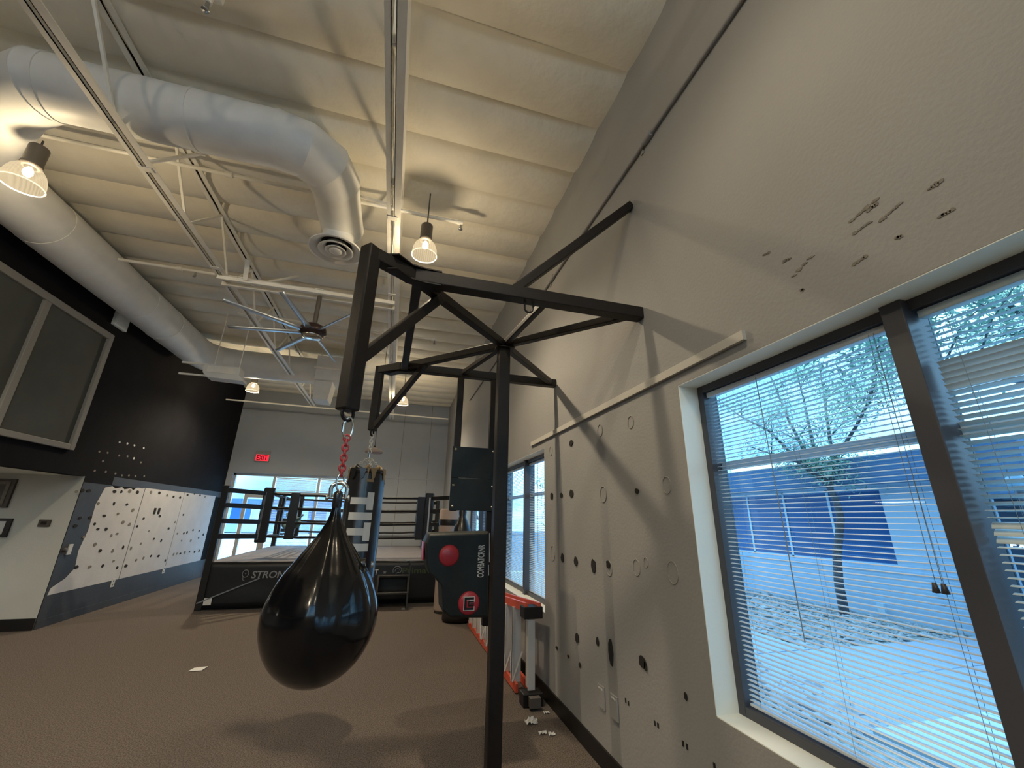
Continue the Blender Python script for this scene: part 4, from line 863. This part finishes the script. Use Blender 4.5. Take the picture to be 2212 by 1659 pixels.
# floor litter
def crumple(name, label, c, s, ma, grp, seed):
    random.seed(seed); mb = MB(); n = 9; vs = []
    for i in range(n):
        for j in range(n): vs.append((c[0]+(i/(n-1)-.5)*s, c[1]+(j/(n-1)-.5)*s*.7, .004+abs(noise.noise(Vector((i*.7+seed, j*.8, seed))))*s*.5))
    mb.add(vs, [(i*n+j, i*n+j+1, (i+1)*n+j+1, (i+1)*n+j) for i in range(n-1) for j in range(n-1)])
    o = obj(name, mb, ma); s_ = o.modifiers.new('s', 'SOLIDIFY'); s_.thickness = .001; tag(o, label, 'litter', grp)
gp = 'scraps of clear plastic on the carpet by the right wall'
for i, (px, py, s, lab) in enumerate(((1148, 1562, .10, 'bright crumpled plastic scrap on carpet right of the post'), (1172, 1585, .06, 'small plastic scrap nearest the baseboard below the bright one'), (1192, 1588, .05, 'tiny plastic scrap just right of the small one'), (1180, 1541, .05, 'thin bent plastic strip below the ladder foot'))):
    crumple('plastic_scrap', lab, at(px, py, 'z', 0), s, 'plastic', gp, 3+i)
p = at(426, 1447, 'z', 0); o = obj('paper_sheet', MB().add([(p.x-.07, p.y-.05, .004), (p.x+.06, p.y-.055, .006), (p.x+.08, p.y+.05, .012), (p.x-.05, p.y+.055, .004)], [(0, 1, 2, 3)]), 'paper'); s_ = o.modifiers.new('s', 'SOLIDIFY'); s_.thickness = .002
tag(o, 'small white sheet of paper lying on the carpet left of water bag', 'paper')
# ================================================================== OUTSIDE
BX = 9.1
struct('ground', MB().box((1.841, -30, -.25), (60, 60, -.06)), 'asphalt', 'blue grey asphalt lot around the building', 'ground')
struct('forecourt', MB().box((-60, -40, -.25), (1.841, YB-.25, -.06)).box((-60, YF+.26, -.25), (1.841, 60, -.06)), 'concrete2')
pv = struct('pavement', MB().box((1.86, -6, -.06), (BX, 14, -.025)), 'soil', 'courtyard soil bed between buildings', 'ground')
def slabs(x0, x1, y0, y1, dx, dy, ma, z=.0):
    x = x0
    while x < x1-.05:
        y = y0
        while y < y1-.05:
            obj('slab', MB().box((x+.006, y+.006, -.06), (min(x+dx, x1)-.006, min(y+dy, y1)-.006, z)), ma, pv, bevel=.004); y += dy
        x += dx
slabs(4.55, 5.65, 5.02, 13.7, 1.1, 1.45, 'concrete')
slabs(3.9, BX-.1, 3.05, 5.0, 1.35, .98, 'concrete')
slabs(3.9, BX-.1, 2.2, 3.04, 1.35, .85, 'concrete2', .05)
slabs(3.9, 6.5, .2, 2.18, 1.3, 1.0, 'concrete2', .05)
random.seed(11)
mb = MB()
for k in range(8000):
    if k % 2: x, y = random.uniform(5.7, BX-.1), random.uniform(5.05, 12.5)
    else: x, y = random.uniform(2.0, 4.5), random.uniform(3.1, 8.5)
    s = random.uniform(.015, .055)*(1 if random.random() < .93 else 2.2); a = random.random()*6.28; z = -.03
    r = [(x+s*math.cos(a+i*1.5708)*random.uniform(.7, 1.2), y+s*math.sin(a+i*1.5708)*random.uniform(.7, 1.2), z+s*.3) for i in range(4)]
    mb.add(r+[(x, y, z+s*.9), (x, y, z-.01)], [(0, 1, 4), (1, 2, 4), (2, 3, 4), (3, 0, 4), (1, 0, 5), (2, 1, 5), (3, 2, 5), (0, 3, 5)])
tag(obj('gravel', mb, 'stone'), 'loose grey gravel covering the courtyard planting bed', 'gravel', kind='stuff')
# building across the courtyard
Bd = thing('office_building', 'pale stucco building with blue windows across the courtyard behind the tree', 'building', (BX, 8, 0))
wb = MB(); wy0, wy1, wz0, wz1 = 5.92, 13.5, .87, 2.33
wb.box((BX, 4.1, -.1), (BX+6, wy0, 2.45)).box((BX, wy0, -.1), (BX+6, wy1, wz0)).box((BX, wy0, wz1), (BX+6, wy1, 2.45)).box((BX, wy1, -.1), (BX+6, 22, 2.45)).box((BX+.5, wy0, wz0), (BX+6, wy1, wz1))
obj('wall', wb, 'stucco', Bd); obj('fascia', MB().box((BX-.35, 3.7, 2.38), (BX+6, 22, 2.88)), 'fascia', Bd)
obj('base_line', MB().box((BX-.03, 4.1, .80), (BX, 22, .83)), 'stucco', Bd)
y = wy0
k = 0
while y < wy1-.2:
    f_ = obj('window', MB().box((BX+.10, y, wz0), (BX+.16, y+.05, wz1)).box((BX+.10, y, wz1-.05), (BX+.16, y+1.1, wz1)).box((BX+.10, y, wz0), (BX+.16, y+1.1, wz0+.05)), 'framex', Bd)
    obj('pane', MB().box((BX+.12, y+.05, wz0+.05), (BX+.14, y+1.1, wz1-.05)), 'bluewin', f_); y += 1.1; k += 1
obj('junction_box', MB().box((BX-.06, 6.30, .05), (BX, 6.42, .22)), 'framex', Bd)
# tall block behind
B2 = thing('office_building', 'taller white block rising behind the blue windowed building', 'building', (16, 9, 0))
obj('wall', MB().box((BX+6.2, 4.0, 0), (22, 16, 4.2)), 'stucco', B2); obj('parapet', MB().box((BX+6.1, 3.9, 4.2), (22.1, 16.1, 4.35)), 'framex', B2)
# dark storefront with sign, right
B3 = thing('sign_building', 'dark navy shopfront with glowing white lettering seen through the right blind', 'building', (8.3, 2.8, 0))
obj('wall', MB().box((8.3, -8, -.1), (14, 3.95, 2.0)), 'navy', B3); obj('roof_edge', MB().box((8.1, -8, 2.0), (14.1, 4.0, 2.12)), 'fascia', B3)
p0 = at(2147, 1157, 'x', 8.25); p1 = at(2190, 1157, 'x', 8.25)
def sgn(body, ya, yb, z, hgt, ma):
    g_ = text_mb(body, .2, lambda u, v, w_: (u, v, w_), bold=.006); a, b = width(g_); k = (ya-yb)/(b-a)
    g_.v = [(8.28-w_, ya-(u-a)*k, z+v*hgt/.145) for u, v, w_ in g_.v]; obj('lettering', g_, ma, B3)
sgn('RAISE', 3.92, 3.70, 1.49, .055, 'signw'); sgn('C', 3.60, 3.565, 1.49, .055, 'signw'); sgn('EXIT OUT', 3.93, 3.3, 1.34, .10, 'signw')
obj('sign_badge', MB().lathe([(0, -.01), (.035, -.01), (.035, 0)], (8.28, 3.645, 1.515), 20, 'x'), 'signr', B3)
obj('sign_rule', MB().box((8.27, 3.68, 1.49), (8.28, 3.695, 1.505)), 'signw', B3)
t = thing('globe_light', 'round bluish glass globe lamp on pole beyond the right blind', 'lamp', at(2196, 1042, 'x', 6.5)); p = t.location
obj('globe', MB().lathe([(0, .09), (.05, .075), (.08, .04), (.09, 0), (.08, -.04), (.05, -.075), (0, -.09)], p, 28), 'globe', t); obj('lamp_pole', MB().tube([(p.x, p.y, -.1), (p.x, p.y, p.z-.07)], .03, 10), 'frame', t)
# distant blocks closing the view beyond the far wall
B4 = thing('office_building', 'low sunlit pale building beyond the far storefront', 'building', (-4, 34, 0))
obj('wall', MB().box((-16, 44, 0), (7, 50, 2.6)), 'stucco', B4); obj('fascia', MB().box((-16.2, 43.7, 2.4), (7.2, 50, 2.9)), 'fascia', B4)
for i in range(6): f_ = obj('window', MB().box((-14+i*3.2, 43.9, .8), (-12.2+i*3.2, 44, 2.2)), 'framex', B4); obj('pane', MB().box((-13.9+i*3.2, 43.88, .9), (-12.3+i*3.2, 43.9, 2.1)), 'bluewin', f_)
# trees
def leaves(mb, c, R, n, s, rnd):
    for k in range(n):
        d = Vector((rnd.gauss(0, 1), rnd.gauss(0, 1), rnd.gauss(0, .8))); p = Vector(c)+d*R*.5
        a = Vector((rnd.uniform(-1, 1), rnd.uniform(-1, 1), rnd.uniform(-1, .4))).normalized(); b = a.cross(Vector((rnd.uniform(-1, 1), rnd.uniform(-1, 1), rnd.uniform(-1, 1)))).normalized()
        L_ = s*rnd.uniform(.6, 1.4); mb.add([p-b*L_*.12, p+a*L_*.5-b*L_*.02, p+a*L_, p+a*L_*.5+b*L_*.22], [(0, 1, 2, 3)])
def tree(label, trunk, branches, seed, nleaf, R, ls, r0=.10, ma='leaf'):
    rnd = random.Random(seed)
    t = thing('tree', label, 'tree', trunk[0], None)
    N = len(trunk); obj('trunk', MB().tube(trunk, [r0*(1-.45*i/(N-1)) for i in range(N)], 12), 'bark', t)
    lf = MB()
    for br in branches:
        br = [Vector(p) for p in br]; mbb = MB().tube(br, [r0*.5*(1-.75*i/(len(br)-1)) for i in range(len(br))], 8)
        tips = [br[-1], br[-2].lerp(br[-1], .5), br[-2]]
        for s in range(9):
            i = rnd.randrange(len(br)-1); p = br[i].lerp(br[i+1], rnd.random()); d = Vector((rnd.gauss(0, .7), rnd.gauss(0, .9), rnd.gauss(.35, .5)))*R*.9
            m_ = p+d*.5+Vector((0, 0, .1)); mbb.tube([p, m_, p+d], [.014, .009, .004], 5); tips += [m_, p+d]
        obj('branch', mbb, 'bark', t)
        for q in tips: leaves(lf, q, R*.55, nleaf, ls, rnd)
    o = obj('foliage', lf, ma, t); o['kind'] = 'stuff'
    return t
TX_ = 8.55
def tp(px, py, dx=0): return at(px, py, 'x', TX_+dx)
tr = [tp(1822, 1316), tp(1812, 1260), tp(1808, 1200), tp(1816, 1120), tp(1806, 1080), tp(1790, 1050), tp(1768, 1015)]
tr[0].z = -.05
brs = [[tr[-1], tp(1735, 970), tp(1700, 900, .2), tp(1672, 830, .4), tp(1640, 760, .5)],
       [tr[-1], tp(1715, 985, -.2), tp(1660, 930, -.3), tp(1600, 900, -.5), tp(1560, 870, -.5)],
       [tr[-2], tp(1730, 1000, -.4), tp(1680, 985, -.6), tp(1620, 965, -.8)],
       [tp(1795, 1055), tp(1800, 1000, .2), tp(1850, 920, .3), tp(1875, 870, .2), tp(1910, 810, .2), tp(1935, 770, .1)],
       [tp(1800, 1000, .1), tp(1790, 930, .5), tp(1780, 860, .7), tp(1770, 790, .8)],
       [tp(1768, 1015), tp(1750, 930, .6), tp(1735, 860, .9), tp(1720, 800, 1.0)],
       [tp(1875, 870), tp(1890, 820, -.4), tp(1900, 740, -.5)]]
tree('slender tree with grey curved trunk in the gravel bed before blue windows', tr, brs, 4, 125, .62, .075, .085)
q = Vector((7.6, 1.3, -.05))
tr2 = [q, q+Vector((.05, .05, 1.2)), q+Vector((-.05, .2, 2.4))]
e = tr2[-1]
br2 = [[e, e+Vector((-.4, .5, .8)), e+Vector((-1.0, .9, 1.6)), e+Vector((-1.4, 1.1, 2.3))], [e, e+Vector((.1, .6, 1.1)), e+Vector((0, 1.1, 1.9)), e+Vector((-.3, 1.5, 2.6))],
       [e, e+Vector((-.5, -.2, 1.0)), e+Vector((-1.2, -.3, 2.0)), e+Vector((-1.8, 0, 2.7))], [e, e+Vector((.3, -.5, 1.1)), e+Vector((.4, -1, 2.2))], [e, e+Vector((-.8, .7, .5)), e+Vector((-1.6, 1.3, 1.0)), e+Vector((-2.2, 1.6, 1.5))]]
tree('airy tree with drooping branches seen above the right blind', tr2, br2, 9, 90, .7, .10, .10)
for i, (x, y, lab) in enumerate(((9.5, 24, 'dark tree seen in the middle right wall window'), (4.5, 22, 'small tree seen at left of the middle right wall window'))):
    q = Vector((x, y, -.1)); e = q+Vector((0, .1, 1.6))
    tree(lab, [q, q+Vector((.05, 0, .8)), e], [[e, e+Vector((random.uniform(-1, 1), random.uniform(-1, 1), 1)), e+Vector((random.uniform(-1.6, 1.6), random.uniform(-1.6, 1.6), 2.2))] for _ in range(5)], 20+i, 22, .9, .16, .12)
